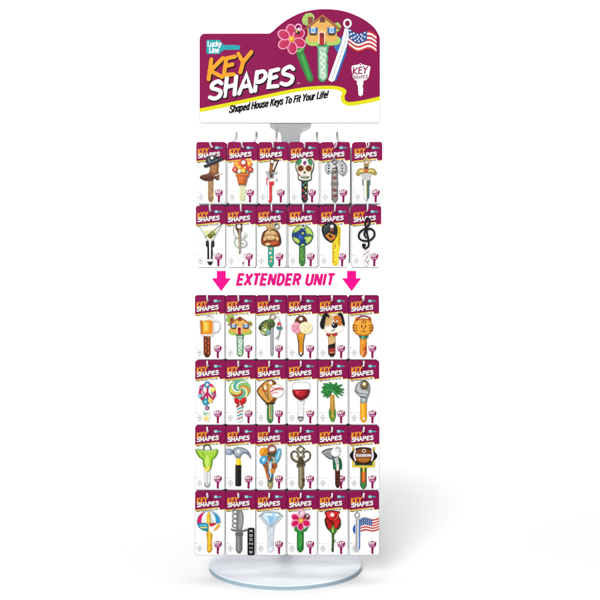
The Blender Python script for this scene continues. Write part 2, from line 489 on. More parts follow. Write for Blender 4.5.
def build_common(key, w, h, open_slot):
    out = {}
    dk = 0.05
    ol, hole = board_outline(w, h, open_slot)
    R = Relief()
    tr, tl, low = band_pts(w, h)
    if open_slot:
        R.poly(ol, cardw, 0.0, -0.35)
    else:
        # board with a closed hanging slot: two halves meeting along the slot's centre line
        hx, top, bot = 1.15, h - 1.4, h - 6.6
        lx = -1.5
        pts = RR(-w / 2, 0, w / 2, h, 2.4)
        hr = [(lx, top), (lx + hx * .6, top - .3), (lx + hx, top - 1.2), (lx + hx, bot + 1), (lx + hx * .6, bot + .2), (lx, bot)]
        hl = [(2 * lx - x, y) for x, y in hr]
        R.poly([(lx, 0), *pts[18:24], *pts[0:6], (lx, h), *hr], cardw, 0.0, -0.35)
        R.poly([(lx, h), *pts[6:18], (lx, 0), *hl[::-1]], cardw, 0.0, -0.35)
    R.stroke([(-w / 2 + .2, h - 20.6), (-w / 2 + .2, 2.4), (-w / 2 + .8, .9), (-w / 2 + 2.4, .2), (w / 2 - 2.4, .2), (w / 2 - .8, .9), (w / 2 - .2, 2.4), (w / 2 - .2, h - 19.4)], .46, mat('b0b5ba', 'paper'), .03)  # grey outline painted round the card, standing in for shade at its edges
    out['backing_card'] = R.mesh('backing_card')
    R = Relief()
    if open_slot:
        n = len(tr); slot = ol[6:len(ol) - 18]
        R.poly([*tr, *slot, *tl, *low], burg, dk, 0.0)
    else:
        rlow = [p for p in low if p[0] > lx]; llow = [p for p in low if p[0] <= lx]
        yb = h - 17.7
        R.poly([(lx, yb), *rlow, *tr, (lx, h), *hr], burg, dk, 0.0)
        R.poly([(lx, h), *tl, *llow, (lx, yb), *hl[::-1]], burg, dk, 0.0)
    # yellow rule under the band
    R.poly([(-w / 2, h - 19.2), (0, h - 17.4), (w * .17, h - 16.7), (w * .30, h - 16.5), (w * .30, h - 17.4), (w * .17, h - 17.7), (0, h - 18.5), (-w / 2, h - 20.4)], lime, dk + 0.04, 0.0)
    R.poly([(w * .335, h - 18.7), (w / 2, h - 18.2), (w / 2, h - 18.9), (w * .345, h - 19.3)], lime, dk + 0.04, 0.0)
    out['header_print'] = R.mesh('header_print')
    R = Relief()
    marker(R, 'KEY', -w / 2 + 2.05, h - 12.4, 4.7, 3.4, 0.10, blackink, 0.06, 1.25)
    marker(R, 'SHAPES', -w / 2 + 2.25, h - 16.6, 3.9, 3.5, 0.105, blackink, 0.06, 1.2)
    marker(R, 'KEY', -w / 2 + 1.9, h - 12.1, 4.7, 3.4, 0.10, orange, 0.22, 1.0)
    marker(R, 'SHAPES', -w / 2 + 2.0, h - 16.3, 3.9, 3.5, 0.105, whiteink, 0.22, 0.95)
    out['title_lettering'] = R.mesh('title_lettering')
    R = Relief()
    R.poly(RR(3.9, h - 7.4, 7.6, h - 4.6, .5), teal, 0.1)
    R.poly([(7.6, h - 6.6), (11.4, h - 6.6), (11.6, h - 6.1), (11.2, h - 5.6), (10.4, h - 5.3), (9.8, h - 5.6), (9.2, h - 5.3), (8.4, h - 5.6), (7.6, h - 5.4)], teal, 0.1)
    R.stroke([(4.5, h - 5.4), (6.8, h - 5.3)], 0.5, whiteink, 0.16); R.stroke([(4.9, h - 6.5), (6.6, h - 6.4)], 0.5, whiteink, 0.16)
    out['logo_print'] = R.mesh('logo_print')
    out['tagline_lettering'] = text_mesh('Shaped House Keys To Fit Your Life!', 1.5, blackink, 0.1, 0.67, 0.10, 0.25, 0.03, name='tagline_lettering')
    R = Relief()      # little key emblem, lower right
    x0 = w / 2 - 7.0
    head = smooth([(x0 - 3.9, 13.2), (x0 - 2.2, 13.6), (x0 - .4, 14.4), (x0 + 1.2, 14.2), (x0 + 3.6, 13.4), (x0 + 4.0, 11.8), (x0 + 3.4, 9.0), (x0 + 1.6, 7.6), (x0 - 1.8, 7.6), (x0 - 3.4, 9.2)], True, 3)
    R.poly(head, burg, 0.06); R.poly([(x0 - 1.1, 8), (x0 - 1.1, 1.9), (x0 - .2, 1.2), (x0 + .8, 1.2), (x0 + 1.2, 2.0), (x0 + .9, 4.2), (x0 + 1.3, 5), (x0 + 1.2, 8)], burg, 0.065)
    marker(R, 'KEY', x0 - 3.1, 10.9, 2.2, 1.75, 0.04, whiteink, 0.14, 0.55, .2)
    marker(R, 'SHAPES', x0 - 2.9, 8.4, 1.4, .86, 0.02, pinkink, 0.14, 0.34, .16)
    out['key_emblem'] = R.mesh('key_emblem')
    R = Relief()      # little badge, lower left
    bx = -w / 2 + 1.1
    R.stroke([(bx + 2.5, 12.0), (bx + 8.8, 12.0), (bx + 8.8, 2)], 0.28, greyink, 0.05)
    R.stroke([(bx - .2, 12.0), (bx + 1.6, 12.0)], 0.55, greymid, 0.05)
    R.poly([(bx + .6, 7.0), (bx + 3.6, 10.4), (bx + 6.6, 7.0), (bx + 3.6, 2.6)], greyink, 0.06)
    R.poly([(bx + 1.7, 7.0), (bx + 3.6, 9.1), (bx + 5.5, 7.0), (bx + 3.6, 4.4)], cardw, 0.10)
    R.poly([(bx + 2.5, 7.0), (bx + 3.6, 8.2), (bx + 4.7, 7.0), (bx + 3.6, 5.6)], greymid, 0.14)
    out['printed_badge'] = R.mesh('printed_badge')
    # a plain spare card seen from its edges: board and band in one mesh
    return out
COMMON = {'u': build_common('u', CW - 0.3, 62.0, True), 'l': build_common('l', CW, 64.5, False)}
def spare_mesh(w, h):
    R = Relief()
    ol, _ = board_outline(w, h, True)
    R.poly(ol, cardw, 0.0, -0.35)
    tr, tl, low = band_pts(w, h)
    R.poly([*tr, *ol[6:len(ol) - 18], *tl, *low], burg, 0.05, 0.0)
    return R.mesh('spare_card')
SPARE = {'u': spare_mesh(CW - 0.3, 62.0), 'l': spare_mesh(CW, 64.5)}
CROPX = [190, 190, 255, 255, 315, 315]
CROPY = {1: 130, 2: 200, 3: 290, 4: 356, 5: 422, 6: 487}

class Art:
    """One key drawn as a relief in the 8x coordinates of its card; the first component is the key's own mesh, the rest its sub-parts."""
    def __init__(self, fx):
        self.comps = []; self.fx = fx; self.n = 0
    def comp(self, name):
        self.comps.append((name, Relief())); return self
    def _t(self):
        self.n += 1
        return 0.55 + 0.055 * self.n
    def f(self, h, pts, fin='enamel', dome=0.0):
        self.comps[-1][1].poly([self.fx(*p) for p in pts], mat(h, fin), self._t(), 0.0, dome)
        self.n += dome / 0.055
        return self
    def s(self, h, pts, w, fin='enamel', closed=False, taper=1.0):
        a = self.fx(0, 0); b = self.fx(1, 0)
        k = math.hypot(b[0] - a[0], b[1] - a[1])
        self.comps[-1][1].stroke([self.fx(*p) for p in pts], w * k, mat(h, fin), self._t(), 0.0, closed, taper); return self
    def blade(self, x0, x1, y0, y1, h, fin='enamel', edge=None, tip=22):
        mx = (x0 + x1) / 2; w = x1 - x0
        if edge: self.f(edge, [(x0 - 3, y0), (x1 + 3, y0), (x1 + 3, y1 - tip), (mx + w * .22, y1 + 3), (mx - w * .22, y1 + 3), (x0 - 3, y1 - tip)], 'metal')
        self.f(h, [(x0, y0), (x1, y0), (x1, y0 + (y1 - y0) * .3), (x1 - w * .1, y0 + (y1 - y0) * .36), (x1, y0 + (y1 - y0) * .44), (x1, y0 + (y1 - y0) * .6), (x1 - w * .1, y0 + (y1 - y0) * .66), (x1, y1 - tip * 1.4), (x1, y1 - tip), (mx + w * .2, y1), (mx - w * .2, y1), (x0, y1 - tip)], fin)
        return self
    def build(self, parent, loc=(0, 0, 0), name='key'):
        first = None
        for nm, R in self.comps:
            if not R.v: continue
            if first is None: first = link(name, R.mesh(name), parent, loc)
            else: link(nm, R.mesh(nm), first)
        return first
# ------------------------------------------------------------------ key drawings (coordinates read at 8x, y down)
def flower_art(a, q=lambda x, y: (x, y)):
    """pink daisy key, drawn in the header's 5x frame and moved by q"""
    Q = lambda pts: [q(*p) for p in pts]
    a.comp('key').f('1f7a2c', Q([(118, 196), (150, 186), (168, 160), (184, 158), (176, 190), (168, 206), (176, 226), (218, 340), (214, 356), (200, 362), (186, 352), (140, 244), (132, 218), (104, 210)])) \
        .f('35a043', Q([(150, 222), (164, 220), (206, 336), (200, 350), (192, 346)])).f('5fc05a', Q([(126, 206), (150, 198), (172, 172), (164, 200), (146, 214)]))
    a.comp('flower_petals')
    for ang in (-95, -35, 25, 85, 148, 208):
        g = math.radians(ang); px, py = 108 + 44 * math.cos(g), 147 + 44 * math.sin(g)
        a.f('ea92b8', Q(E(px, py, 33, 26, ang, 16)))
        a.f('ba0a4e', Q(E(px, py, 27, 20, ang, 16)), 'enamel', 0.08)
    a.comp('key_ring_eye').s('f2a3c4', Q(E(142, 90, 15, 17, 0, 16)), 7, closed=True)
    a.comp('flower_centre').f('e0a020', Q(E(108, 147, 15, 15)), 'enamel', 0.4).f('f6d15a', Q(E(106, 145, 7, 7)))
    a.comp('bee').f('241a16', Q(E(136, 112, 14, 8, 30))).f('e8b92f', Q(E(133, 110, 4, 7, 30))).f('e8e8ee', Q(E(142, 98, 9, 5, -30)))
def house_art(a, q=lambda x, y: (x, y)):
    Q = lambda pts: [q(*p) for p in pts]
    a.comp('key').f('2b6a47', Q([(226, 172), (300, 172), (292, 190), (290, 214), (284, 218), (290, 232), (290, 258), (284, 264), (290, 274), (288, 340), (270, 360), (254, 360), (240, 342), (238, 192)]), 'metal') \
        .f('4fa06c/cfe3cf', Q([(246, 186), (284, 186), (280, 212), (284, 234), (282, 262), (282, 336), (266, 354), (246, 338)]), 'mottle') \
        .s('dfe9e2', Q([(252, 216), (270, 222), (252, 240), (274, 250), (254, 270), (274, 284), (256, 306), (272, 322)]), 6)
    a.comp('bush').f('6f9a2e/a6c94a', Q(smooth([(160, 50), (175, 22), (205, 16), (222, 34), (214, 62), (190, 78), (168, 72)])), 'mottle')
    a.comp('bush').f('6f9a2e/a6c94a', Q(smooth([(318, 76), (336, 62), (354, 78), (350, 102), (330, 108), (318, 96)])), 'mottle')
    a.comp('bush').f('7aa42f/b4d24e', Q(smooth([(176, 152), (190, 128), (216, 140), (240, 156), (236, 178), (196, 178)])), 'mottle')
    a.comp('bush').f('7aa42f/b4d24e', Q(smooth([(282, 160), (306, 142), (336, 132), (354, 152), (340, 174), (290, 178)])), 'mottle')
    a.comp('house_wall').f('e0ab52', Q([(188, 88), (262, 34), (334, 88), (334, 152), (318, 160), (200, 160), (188, 150)])) \
        .s('f1ca7c', Q([(200, 104), (326, 104)]), 3).s('c98f3c', Q([(196, 126), (326, 126)]), 3)
    a.comp('house_roof').s('8a4a2a', Q([(178, 96), (262, 30), (348, 96)]), 11).s('b9733f', Q([(182, 90), (262, 26), (344, 90)]), 4) \
        .f('8a3b2a', Q([(190, 36), (214, 36), (214, 60), (190, 76)])).f('6a2a2f', Q([(248, 62), (250, 46), (262, 36), (274, 46), (276, 62)]))
    for x in (216, 308):
        a.comp('house_window').f('2f66a8', Q([(x - 22, 88), (x + 22, 88), (x + 22, 118), (x - 22, 118)])).f('f3f1e2', Q([(x - 10, 88), (x + 10, 88), (x + 10, 116), (x - 10, 116)])) \
            .f('6fa7d8', Q([(x - 7, 92), (x + 7, 92), (x + 7, 112), (x - 7, 112)])).f('3a2a1e', Q([(x - 18, 120), (x + 18, 120), (x + 14, 128), (x - 14, 128)]))
    a.comp('house_door').f('f1e2c4', Q([(242, 110), (276, 110), (276, 172), (242, 172)])).f('a81e22', Q([(247, 116), (271, 116), (271, 176), (247, 176)])).f('5a1418', Q([(253, 122), (265, 122), (265, 138), (253, 138)]))
def flag_art(a, q=lambda x, y: (x, y)):
    Q = lambda pts: [q(*p) for p in pts]
    a.comp('key').f('2367b4', Q([(352, 140), (330, 158), (320, 186), (334, 210), (352, 220), (306, 346), (330, 356), (382, 214), (384, 190), (400, 96)])) \
        .f('eef0f2', Q([(374, 92), (400, 98), (386, 170), (322, 352), (308, 360), (292, 350), (356, 168)]), 'metal') \
        .s('b4b8be', Q([(386, 104), (372, 170), (312, 340)]), 6).s('8a9098', Q([(376, 100), (360, 168), (300, 342)]), 3)
    a.comp('key_ring_eye').s('e8e9ee', Q(E(387, 68, 17, 19, 0, 18)), 9, closed=True)
    a.comp('flag')
    wav = lambda t, o: (392 + 140 * t, 98 + 92 * o + 26 * t + 13 * math.sin(t * 7.0 - .6))
    for k in range(9):
        top = [wav(i / 12, k / 9) for i in range(13)]; bot = [wav(i / 12, (k + 1) / 9) for i in range(13)]
        a.f('c0282e' if k % 2 == 0 else 'f4efec', Q(top + bot[::-1]))
    top = [wav(i / 12 * .66, 0) for i in range(13)]; bot = [wav(i / 12 * .66, .52) for i in range(13)]
    a.f('1f4f94', Q(top + bot[::-1]))
    for r in range(4):
        for c in range(5):
            t = .06 + c * .13 + (r % 2) * .05
            if t < .63:
                x, y = wav(t, .07 + r * .12); a.f('ffffff', Q(E(x, y, 4.2, 4.2, 0, 6)))

def star(cx, cy, r, n=5, k=.45):
    return [(cx + (r if i % 2 == 0 else r * k) * math.sin(math.pi * i / n), cy - (r if i % 2 == 0 else r * k) * math.cos(math.pi * i / n)) for i in range(2 * n)]
def hole(a, x, y, r=11): return a.f('fdfdfd', E(x, y, r, r, 0, 14), 'paper')

def k_boot(a):
    a.comp('key').blade(146, 188, 380, 576, '9a6a32/5e3a18', 'mottle', 'b08a4a')
    a.s('d0a25a', [(158, 420), (174, 450), (158, 480), (174, 510), (160, 540)], 5)
    a.comp('boot').f('7c4620', smooth([(158, 262), (196, 256), (232, 270), (228, 320), (236, 372), (228, 396), (208, 398), (202, 378), (176, 400), (120, 404), (86, 390), (80, 370), (104, 358), (146, 346), (160, 312)])) \
        .f('9a6132', smooth([(170, 276), (220, 280), (216, 330), (196, 352), (168, 340)]), 'enamel', .35).f('5a2c14', smooth([(88, 374), (130, 360), (170, 362), (182, 384), (120, 398)]), 'enamel', .3) \
        .s('24160e', [(82, 384), (120, 404), (172, 402), (204, 380), (212, 398), (232, 394)], 7).s('c99a5a', [(176, 290), (196, 310), (214, 292)], 4).s('c99a5a', [(178, 316), (196, 334), (212, 318)], 4)
    a.comp('spur').s('a8a8a4', [(204, 366), (232, 356), (252, 348)], 5, 'metal').f('c8c8c2', star(250, 348, 10, 6), 'metal')
    a.comp('hat').f('1a1c22', smooth([(110, 292), (116, 280), (150, 274), (200, 250), (240, 228), (264, 226), (262, 242), (220, 262), (170, 284), (128, 302)])) \
        .f('23262e', smooth([(132, 268), (128, 240), (146, 214), (172, 208), (206, 208), (228, 216), (232, 240), (190, 260), (150, 276)]), 'enamel', .4) \
        .s('5a6478', [(138, 272), (176, 258), (228, 238)], 8).s('8fa0bc', [(150, 236), (160, 258)], 6)
    hole(a, 178, 224, 12)
def k_pot(a):
    a.comp('key').blade(397, 442, 425, 578, 'f2f5e4', 'enamel', '8fa878')
    for i in range(5):
        y = 452 + i * 24; a.s('7fae4a', [(400, y), (420, y + 18), (440, y)], 4); a.s('e8c93c', [(400, y + 18), (420, y), (440, y + 18)], 3)
    a.comp('flowers').f('3f7a34/7fae4a', smooth([(350, 310), (370, 270), (420, 262), (480, 280), (496, 320), (470, 350), (380, 352)]), 'mottle')
    for x, y, r, c in ((372, 268, 26, 'f08a1e'), (396, 296, 24, 'f4b02c'), (360, 318, 24, 'd8303a'), (470, 268, 30, 'f39a22'), (440, 300, 28, 'd42a30'), (482, 318, 24, 'c82440'), (412, 266, 26, 'e8601e'), (428, 326, 20, 'f6c23a')):
        for k in range(5):
            g = 2 * math.pi * k / 5 + x; a.f(c, E(x + r * .55 * math.cos(g), y + r * .55 * math.sin(g), r * .52, r * .42, math.degrees(g), 10))
        a.f('fbe27a', E(x, y, r * .3, r * .3, 0, 8))
    a.s('c0203a', E(430, 262, 24, 26, 0, 16), 8, closed=True); hole(a, 430, 262, 16); a.f('f2f2ee', smooth([(384, 330), (398, 316), (410, 336), (396, 348)]))
    a.comp('pot').f('a8501e', [(366, 350), (474, 346), (472, 370), (460, 372), (446, 440), (388, 440), (376, 374), (368, 372)]).f('d87430', [(372, 354), (466, 351), (464, 364), (374, 367)], 'enamel', .2) \
        .f('d06a28', [(380, 374), (440, 373), (432, 434), (394, 434)], 'enamel', .4)
def k_wrench_red(a):
    a.comp('key').f('8f9296', [(96, 352), (120, 352), (118, 576), (104, 572), (98, 540)], 'metal').blade(104, 136, 355, 584, 'c8202a', 'enamel', '7a7c80').f('e8505a', [(116, 430), (124, 430), (124, 556), (118, 560)]) \
        .f('d0262e', [(90, 384), (152, 372), (152, 440), (134, 448), (92, 440)]).f('b8bcc0', [(100, 400), (112, 398), (114, 568), (104, 560)], 'metal')
    a.comp('jaw').f('7d8084', [(80, 336), (104, 326), (130, 340), (180, 332), (182, 350), (150, 360), (148, 384), (180, 390), (182, 412), (150, 412), (110, 404), (92, 362)], 'metal').f('d8dadc', [(118, 392), (164, 388), (164, 410), (118, 412)], 'metal') \
        .f('4a4036', [(116, 344), (146, 350), (142, 384), (120, 384)])
    a.comp('handle').f('6e4524', [(122, 236), (150, 230), (190, 240), (152, 340), (112, 344)]).f('f7f4ec', [(154, 256), (176, 252), (148, 318), (140, 316)]).s('3f2614', [(124, 236), (188, 242), (148, 340)], 6)
    a.f('9a6a3c', [(122, 280), (138, 284), (132, 334), (118, 334)]); hole(a, 138, 254, 12)
def k_sugarskull(a):
    a.comp('key').blade(374, 420, 398, 580, '22262a', 'enamel', '4a4a44')
    for x, y, c, r in ((388, 440, '3aa6b0', 10), (406, 460, 'e8d24a', 11), (384, 484, 'd83a5a', 10), (408, 506, 'e8e8d8', 9), (390, 530, 'c8262c', 12), (404, 552, 'b81c24', 10), (404, 424, '6ac0a0', 8), (398, 490, '58a84a', 7)): a.f(c, star(x, y, r, 5, .5))
    a.comp('skull').f('3a4a44', smooth([(398, 224), (446, 232), (474, 266), (470, 316), (456, 352), (454, 396), (424, 412), (370, 410), (344, 394), (342, 350), (326, 316), (326, 264), (352, 232)])) \
        .f('efe9dc', smooth([(398, 232), (440, 238), (466, 268), (462, 312), (446, 346), (446, 390), (420, 402), (374, 400), (352, 388), (350, 346), (334, 314), (334, 270), (358, 238)])) \
        .f('2f8a5a', smooth([(336, 268), (352, 242), (376, 238), (368, 268), (344, 286)])).f('2f8a5a', smooth([(462, 268), (446, 242), (422, 238), (430, 268), (456, 286)])).f('7a3a8a', smooth([(384, 262), (398, 250), (414, 262), (398, 284)]))
    for x in (366, 430):
        for k in range(8): g = math.pi * k / 4; a.f('b8763a', E(x + 20 * math.cos(g), 308 + 20 * math.sin(g), 9, 9, 0, 8))
        a.f('1d1618', E(x, 308, 18, 18)); a.f('d8402a', E(x, 308, 7, 7, 0, 8))
    a.f('1d1618', [(398, 328), (410, 350), (398, 344), (386, 350)]).s('6a6a64', [(362, 374), (398, 384), (436, 374)], 4)
    for x in (376, 388, 400, 412, 424): a.s('6a6a64', [(x, 368), (x, 390)], 3)
    a.f('58a84a', E(414, 382, 9, 6, 20, 8)).f('c82a5a', star(356, 360, 8)); hole(a, 398, 238, 12)
def k_axe(a):
    a.comp('key').blade(134, 182, 320, 578, '4a4648/8c8886', 'mottle', '55555a')
    for i in range(8): a.f('8a3a34' if i % 2 else 'b0a8a0', [(140, 360 + i * 24), (158, 372 + i * 24), (176, 360 + i * 24), (158, 350 + i * 24)])
    a.f('6a6668', [(124, 424), (190, 424), (188, 440), (126, 440)], 'metal')
    for sgn, rx in ((-1, 74), (1, 98)):
        a.comp('axe_blade')
        out = [(157 + sgn * (14 + rx * math.cos(g) * .92), 308 + 74 * math.sin(g) * (1.06 if sgn > 0 else .8)) for g in [math.radians(d) for d in range(-62, 63, 9)]]
        inn = [(157 + sgn * 28, 340), (157 + sgn * 40, 308), (157 + sgn * 28, 276)]
        a.f('6c7074', out + inn, 'metal')
        out2 = [(157 + sgn * (14 + rx * math.cos(g) * .78), 308 + 62 * math.sin(g) * (1.0 if sgn > 0 else .8)) for g in [math.radians(d) for d in range(-56, 57, 9)]]
        a.f('9a9ea2', out2 + inn, 'metal')
        for k in (-24, 0, 24): a.f('3c3e42', E(157 + sgn * (rx * .62), 308 + k, 8, 7, 0, 9)); 
        a.s('c4c8cc', out[2:-2], 5, 'metal')
    a.comp('skull').f('8e8c88', smooth([(134, 300), (146, 280), (170, 280), (182, 300), (178, 324), (170, 340), (146, 340), (138, 324)]), 'metal', .5).f('1d1b1c', E(149, 308, 7, 8, 0, 9)).f('1d1b1c', E(168, 308, 7, 8, 0, 9)).s('2a2828', [(148, 332), (168, 332)], 4)
    a.comp('key_ring_eye').s('6a6c70', [(156, 230), (180, 252), (156, 276), (132, 252)], 12, 'metal', closed=True)
def k_sword(a):
    a.comp('key').f('8a9094', [(388, 360), (436, 360), (436, 540), (412, 580), (390, 544)], 'metal').f('dfe3e4', [(394, 380), (410, 380), (410, 566), (394, 540)], 'metal').f('3f6a6a', [(416, 372), (434, 372), (434, 536), (416, 560)]).s('b89a54', [(412, 360), (412, 520)], 8, 'metal') \
        .s('6a6f74', [(380, 400), (384, 440)], 10, 'metal').s('6a6f74', [(440, 400), (438, 440)], 10, 'metal')
    a.comp('hilt').f('8c7a3e', smooth([(328, 356), (340, 320), (366, 306), (412, 312), (458, 306), (484, 322), (498, 352), (470, 362), (450, 348), (412, 344), (372, 350), (350, 368)], True, 3), 'metal').f('c4b06a', smooth([(352, 336), (370, 318), (412, 324), (456, 318), (474, 336), (440, 334), (412, 334), (380, 336)]), 'metal') \
        .f('a8a8a4', [(364, 352), (456, 350), (446, 386), (436, 404), (388, 404), (378, 388)], 'metal').f('c4683a', E(408, 326, 20, 16), 'enamel', .4).f('4a4434', [(396, 268), (424, 268), (426, 308), (394, 308)]).f('9a8a4e', [(390, 284), (430, 284), (430, 294), (390, 294)], 'metal')
    a.comp('key_ring_eye').s('a4945a', [(412, 226), (440, 246), (426, 270), (398, 270), (386, 246)], 12, 'metal', closed=True)
def k_martini(a):
    a.comp('key').blade(140, 182, 320, 520, '17171a', 'enamel', '8a8e90').f('1c1c1f', [(128, 326), (194, 326), (196, 368), (186, 378), (136, 378), (126, 366)]).f('e4e6e6', [(150, 322), (174, 322), (168, 346), (166, 470), (156, 470), (154, 346)], 'metal').f('dcdedd', [(140, 474), (182, 474), (182, 492), (140, 492)], 'metal')
    a.comp('glass').f('c9cdc4', [(66, 204), (76, 214), (250, 200), (262, 190), (184, 326), (142, 326)]).f('eef0e6', [(84, 216), (242, 206), (178, 318), (148, 318)]).f('d6dba0', [(102, 248), (220, 238), (176, 312), (150, 312)]).s('8a8f8a', [(70, 208), (144, 324)], 5, 'metal').s('8a8f8a', [(256, 196), (182, 324)], 5, 'metal')
    a.comp('olives').s('4a3426', [(120, 300), (258, 190)], 5).f('5e6a1e', E(164, 290, 19, 18), 'enamel', .5).f('7a8428', E(186, 272, 18, 16), 'enamel', .5).f('b83a24', E(158, 296, 5, 5)).f('d8dca8', E(180, 266, 5, 4))
def k_guitar(a):
    a.comp('key').blade(394, 430, 420, 536, 'dcdcd8', 'metal', 'a0a09c').f('8a3a50', E(424, 506, 6, 12))
    a.comp('guitar_body').f('8d938c', smooth([(372, 190), (350, 206), (342, 250), (358, 298), (350, 334), (362, 372), (392, 386), (436, 382), (462, 362), (458, 334), (444, 318), (448, 306), (462, 284), (452, 262), (434, 266), (432, 288), (414, 306), (400, 300), (392, 240)], True, 3), 'metal') \
        .f('e8eae6', smooth([(372, 212), (358, 226), (356, 250), (374, 296), (388, 296), (386, 250)], True, 3)).f('e8eae6', smooth([(366, 336), (374, 362), (392, 370), (390, 316), (376, 312)], True, 3)).f('e8eae6', smooth([(416, 330), (436, 330), (446, 348), (436, 366), (414, 370)], True, 3)).f('b4b8b2', E(447, 276, 8, 8), 'metal').s('5a605a', [(414, 350), (428, 350)], 8, 'metal').f('4a504a', E(376, 306, 5, 5))
    a.comp('guitar_neck').f('4a3018', [(366, 192), (420, 188), (418, 246), (410, 260), (408, 430), (392, 430), (390, 280), (366, 226)]).f('7a5a2c', [(384, 240), (400, 250), (402, 420), (396, 420)])
    for i in range(6): a.s('c9b88a', [(392, 290 + i * 22), (408, 290 + i * 22)], 3)
    a.s('d8d4c4', [(396, 236), (399, 424)], 2.5).s('d8d4c4', [(404, 236), (404, 424)], 2.5)
    hole(a, 394, 212, 16)
def k_buddha(a):
    a.comp('key').blade(106, 148, 362, 534, '27a08c', 'enamel', '3f7a6c')
    for x, y, c in ((128, 392, 'f2a0a8'), (122, 424, 'f4f4ec'), (132, 458, 'f2c46a'), (126, 490, 'f2a0a8')): a.f(c, star(x, y, 13, 6, .55)).f('e8d24a', E(x, y, 4, 4, 0, 8))
    a.comp('robe').f('4a2416', smooth([(96, 238), (64, 258), (50, 306), (52, 350), (80, 368), (130, 374), (182, 370), (208, 348), (206, 300), (188, 254), (160, 238), (126, 230)])).f('8a3a1c', smooth([(60, 320), (92, 316), (130, 330), (176, 316), (200, 334), (184, 364), (130, 368), (74, 362), (56, 346)]), 'enamel', .25).f('b8562a', smooth([(120, 336), (160, 328), (186, 340), (160, 356), (124, 358)])).f('7a4424', smooth([(62, 286), (80, 252), (92, 262), (84, 310), (66, 318)])).f('7a4424', smooth([(196, 286), (176, 252), (164, 262), (174, 310), (194, 318)]))
    a.comp('figure').f('c99c62', smooth([(84, 262), (108, 242), (126, 246), (146, 242), (172, 262), (178, 296), (152, 318), (126, 322), (98, 318), (78, 296)]), 'enamel', .2).f('d9b27a', smooth([(86, 264), (104, 250), (124, 258), (122, 276), (96, 280)]), 'enamel', .12).f('d9b27a', smooth([(168, 264), (150, 250), (130, 258), (132, 276), (158, 280)]), 'enamel', .12).f('e0bc86', E(127, 296, 36, 19, 0, 20), 'enamel', .25).f('d8b078', E(120, 214, 26, 28), 'enamel', .3).f('8a6a3a', E(120, 188, 13, 9)).f('c09058', E(93, 220, 6, 14)).f('c09058', E(147, 220, 6, 14)).s('5a3418', [(106, 206), (115, 208)], 3).s('5a3418', [(125, 208), (134, 206)], 3).f('b8885a', E(120, 216, 4, 6)).s('7a3020', smooth([(108, 225), (120, 232), (132, 225)], False), 4).s('8a5a2c', smooth([(88, 280), (106, 284), (126, 276), (148, 284), (168, 280)], False), 3).f('5a3418', E(127, 300, 3, 3)).f('e2c08c', smooth([(80, 354), (106, 342), (124, 356), (98, 366)])).f('d9b27a', smooth([(66, 306), (84, 296), (90, 318), (74, 328)])).f('d9b27a', smooth([(190, 306), (174, 296), (168, 318), (182, 328)]))
    a.comp('key_ring_eye').s('a8a48a', E(172, 206, 20, 22, 0, 16), 8, closed=True)
def k_earth(a):
    a.comp('key').blade(354, 400, 362, 526, '3a8a2a/1c5a1a', 'mottle', '2a4a24').s('6ac03a', [(366, 390), (384, 420), (366, 450), (388, 480)], 6)
    a.comp('globe').f('123a78', E(380, 284, 87, 84, 0, 36), 'enamel', .4)
    a.comp('continents')
    for p in ([(304, 256), (312, 232), (332, 212), (352, 206), (376, 202), (392, 210), (384, 222), (366, 226), (362, 240), (346, 244), (338, 258), (322, 256), (314, 268)], [(402, 208), (426, 216), (448, 236), (462, 264), (466, 292), (454, 286), (446, 272), (430, 282), (420, 268), (404, 272), (408, 252), (394, 242), (402, 228)], [(390, 306), (406, 290), (424, 292), (440, 286), (460, 298), (452, 324), (430, 344), (412, 352), (402, 336), (404, 320)], [(298, 296), (320, 298), (338, 306), (362, 324), (358, 344), (344, 352), (326, 338), (310, 322)], [(366, 356), (384, 350), (400, 356), (386, 366), (370, 366)]):
        mx_, my_ = sum(t[0] for t in p) / len(p), sum(t[1] for t in p) / len(p)
        a.f('5c8a26', smooth(p, True, 2)).f('8fb83a/c9d26a', smooth([(x * .78 + .22 * mx_, y * .78 + .22 * my_) for x, y in p], True, 2), 'mottle')
    a.f('a8c45a', smooth([(372, 262), (388, 258), (392, 270), (378, 276)])).f('a8c45a', smooth([(412, 280), (420, 278), (418, 286)]))
    a.f('2a62b4', smooth([(352, 276), (372, 284), (384, 304), (370, 316), (348, 300)])); a.comp('key_ring_eye').s('c8ccc8', E(384, 208, 17, 16, 0, 16), 7, 'metal', closed=True)
def k_tape(a):
    a.comp('key').f('e8c81e', [(172, 196), (196, 206), (204, 230), (200, 372), (190, 420), (186, 510), (172, 526), (146, 524), (136, 500), (136, 350)]).f('f2dc3c', [(146, 360), (184, 340), (180, 500), (148, 506)])
    for i in range(9): a.s('3a3410', [(138, 350 + i * 18), (152 if i % 2 else 162, 350 + i * 18)], 3)
    for i in range(8): a.s('3a3410', [(198, 224 + i * 18), (188, 224 + i * 18)], 3)
    a.s('c0281e', [(160, 360), (160, 376)], 5)
    a.comp('tape_case').f('1c2024', smooth([(52, 250), (58, 212), (92, 184), (130, 178), (164, 196), (178, 226), (176, 274), (160, 310), (132, 340), (104, 330), (72, 302)])).f('2f3638', smooth([(66, 248), (74, 214), (104, 196), (130, 196), (112, 250), (84, 280)]), 'enamel', .3).f('c9762a', [(80, 288), (110, 262), (164, 284), (160, 306), (124, 330)]).f('2a2018', [(104, 284), (120, 276), (140, 294), (124, 306)]).f('8a4a30', E(132, 240, 16, 14)).s('3a6a4a', [(84, 210), (70, 250)], 5)
    hole(a, 134, 212, 14)
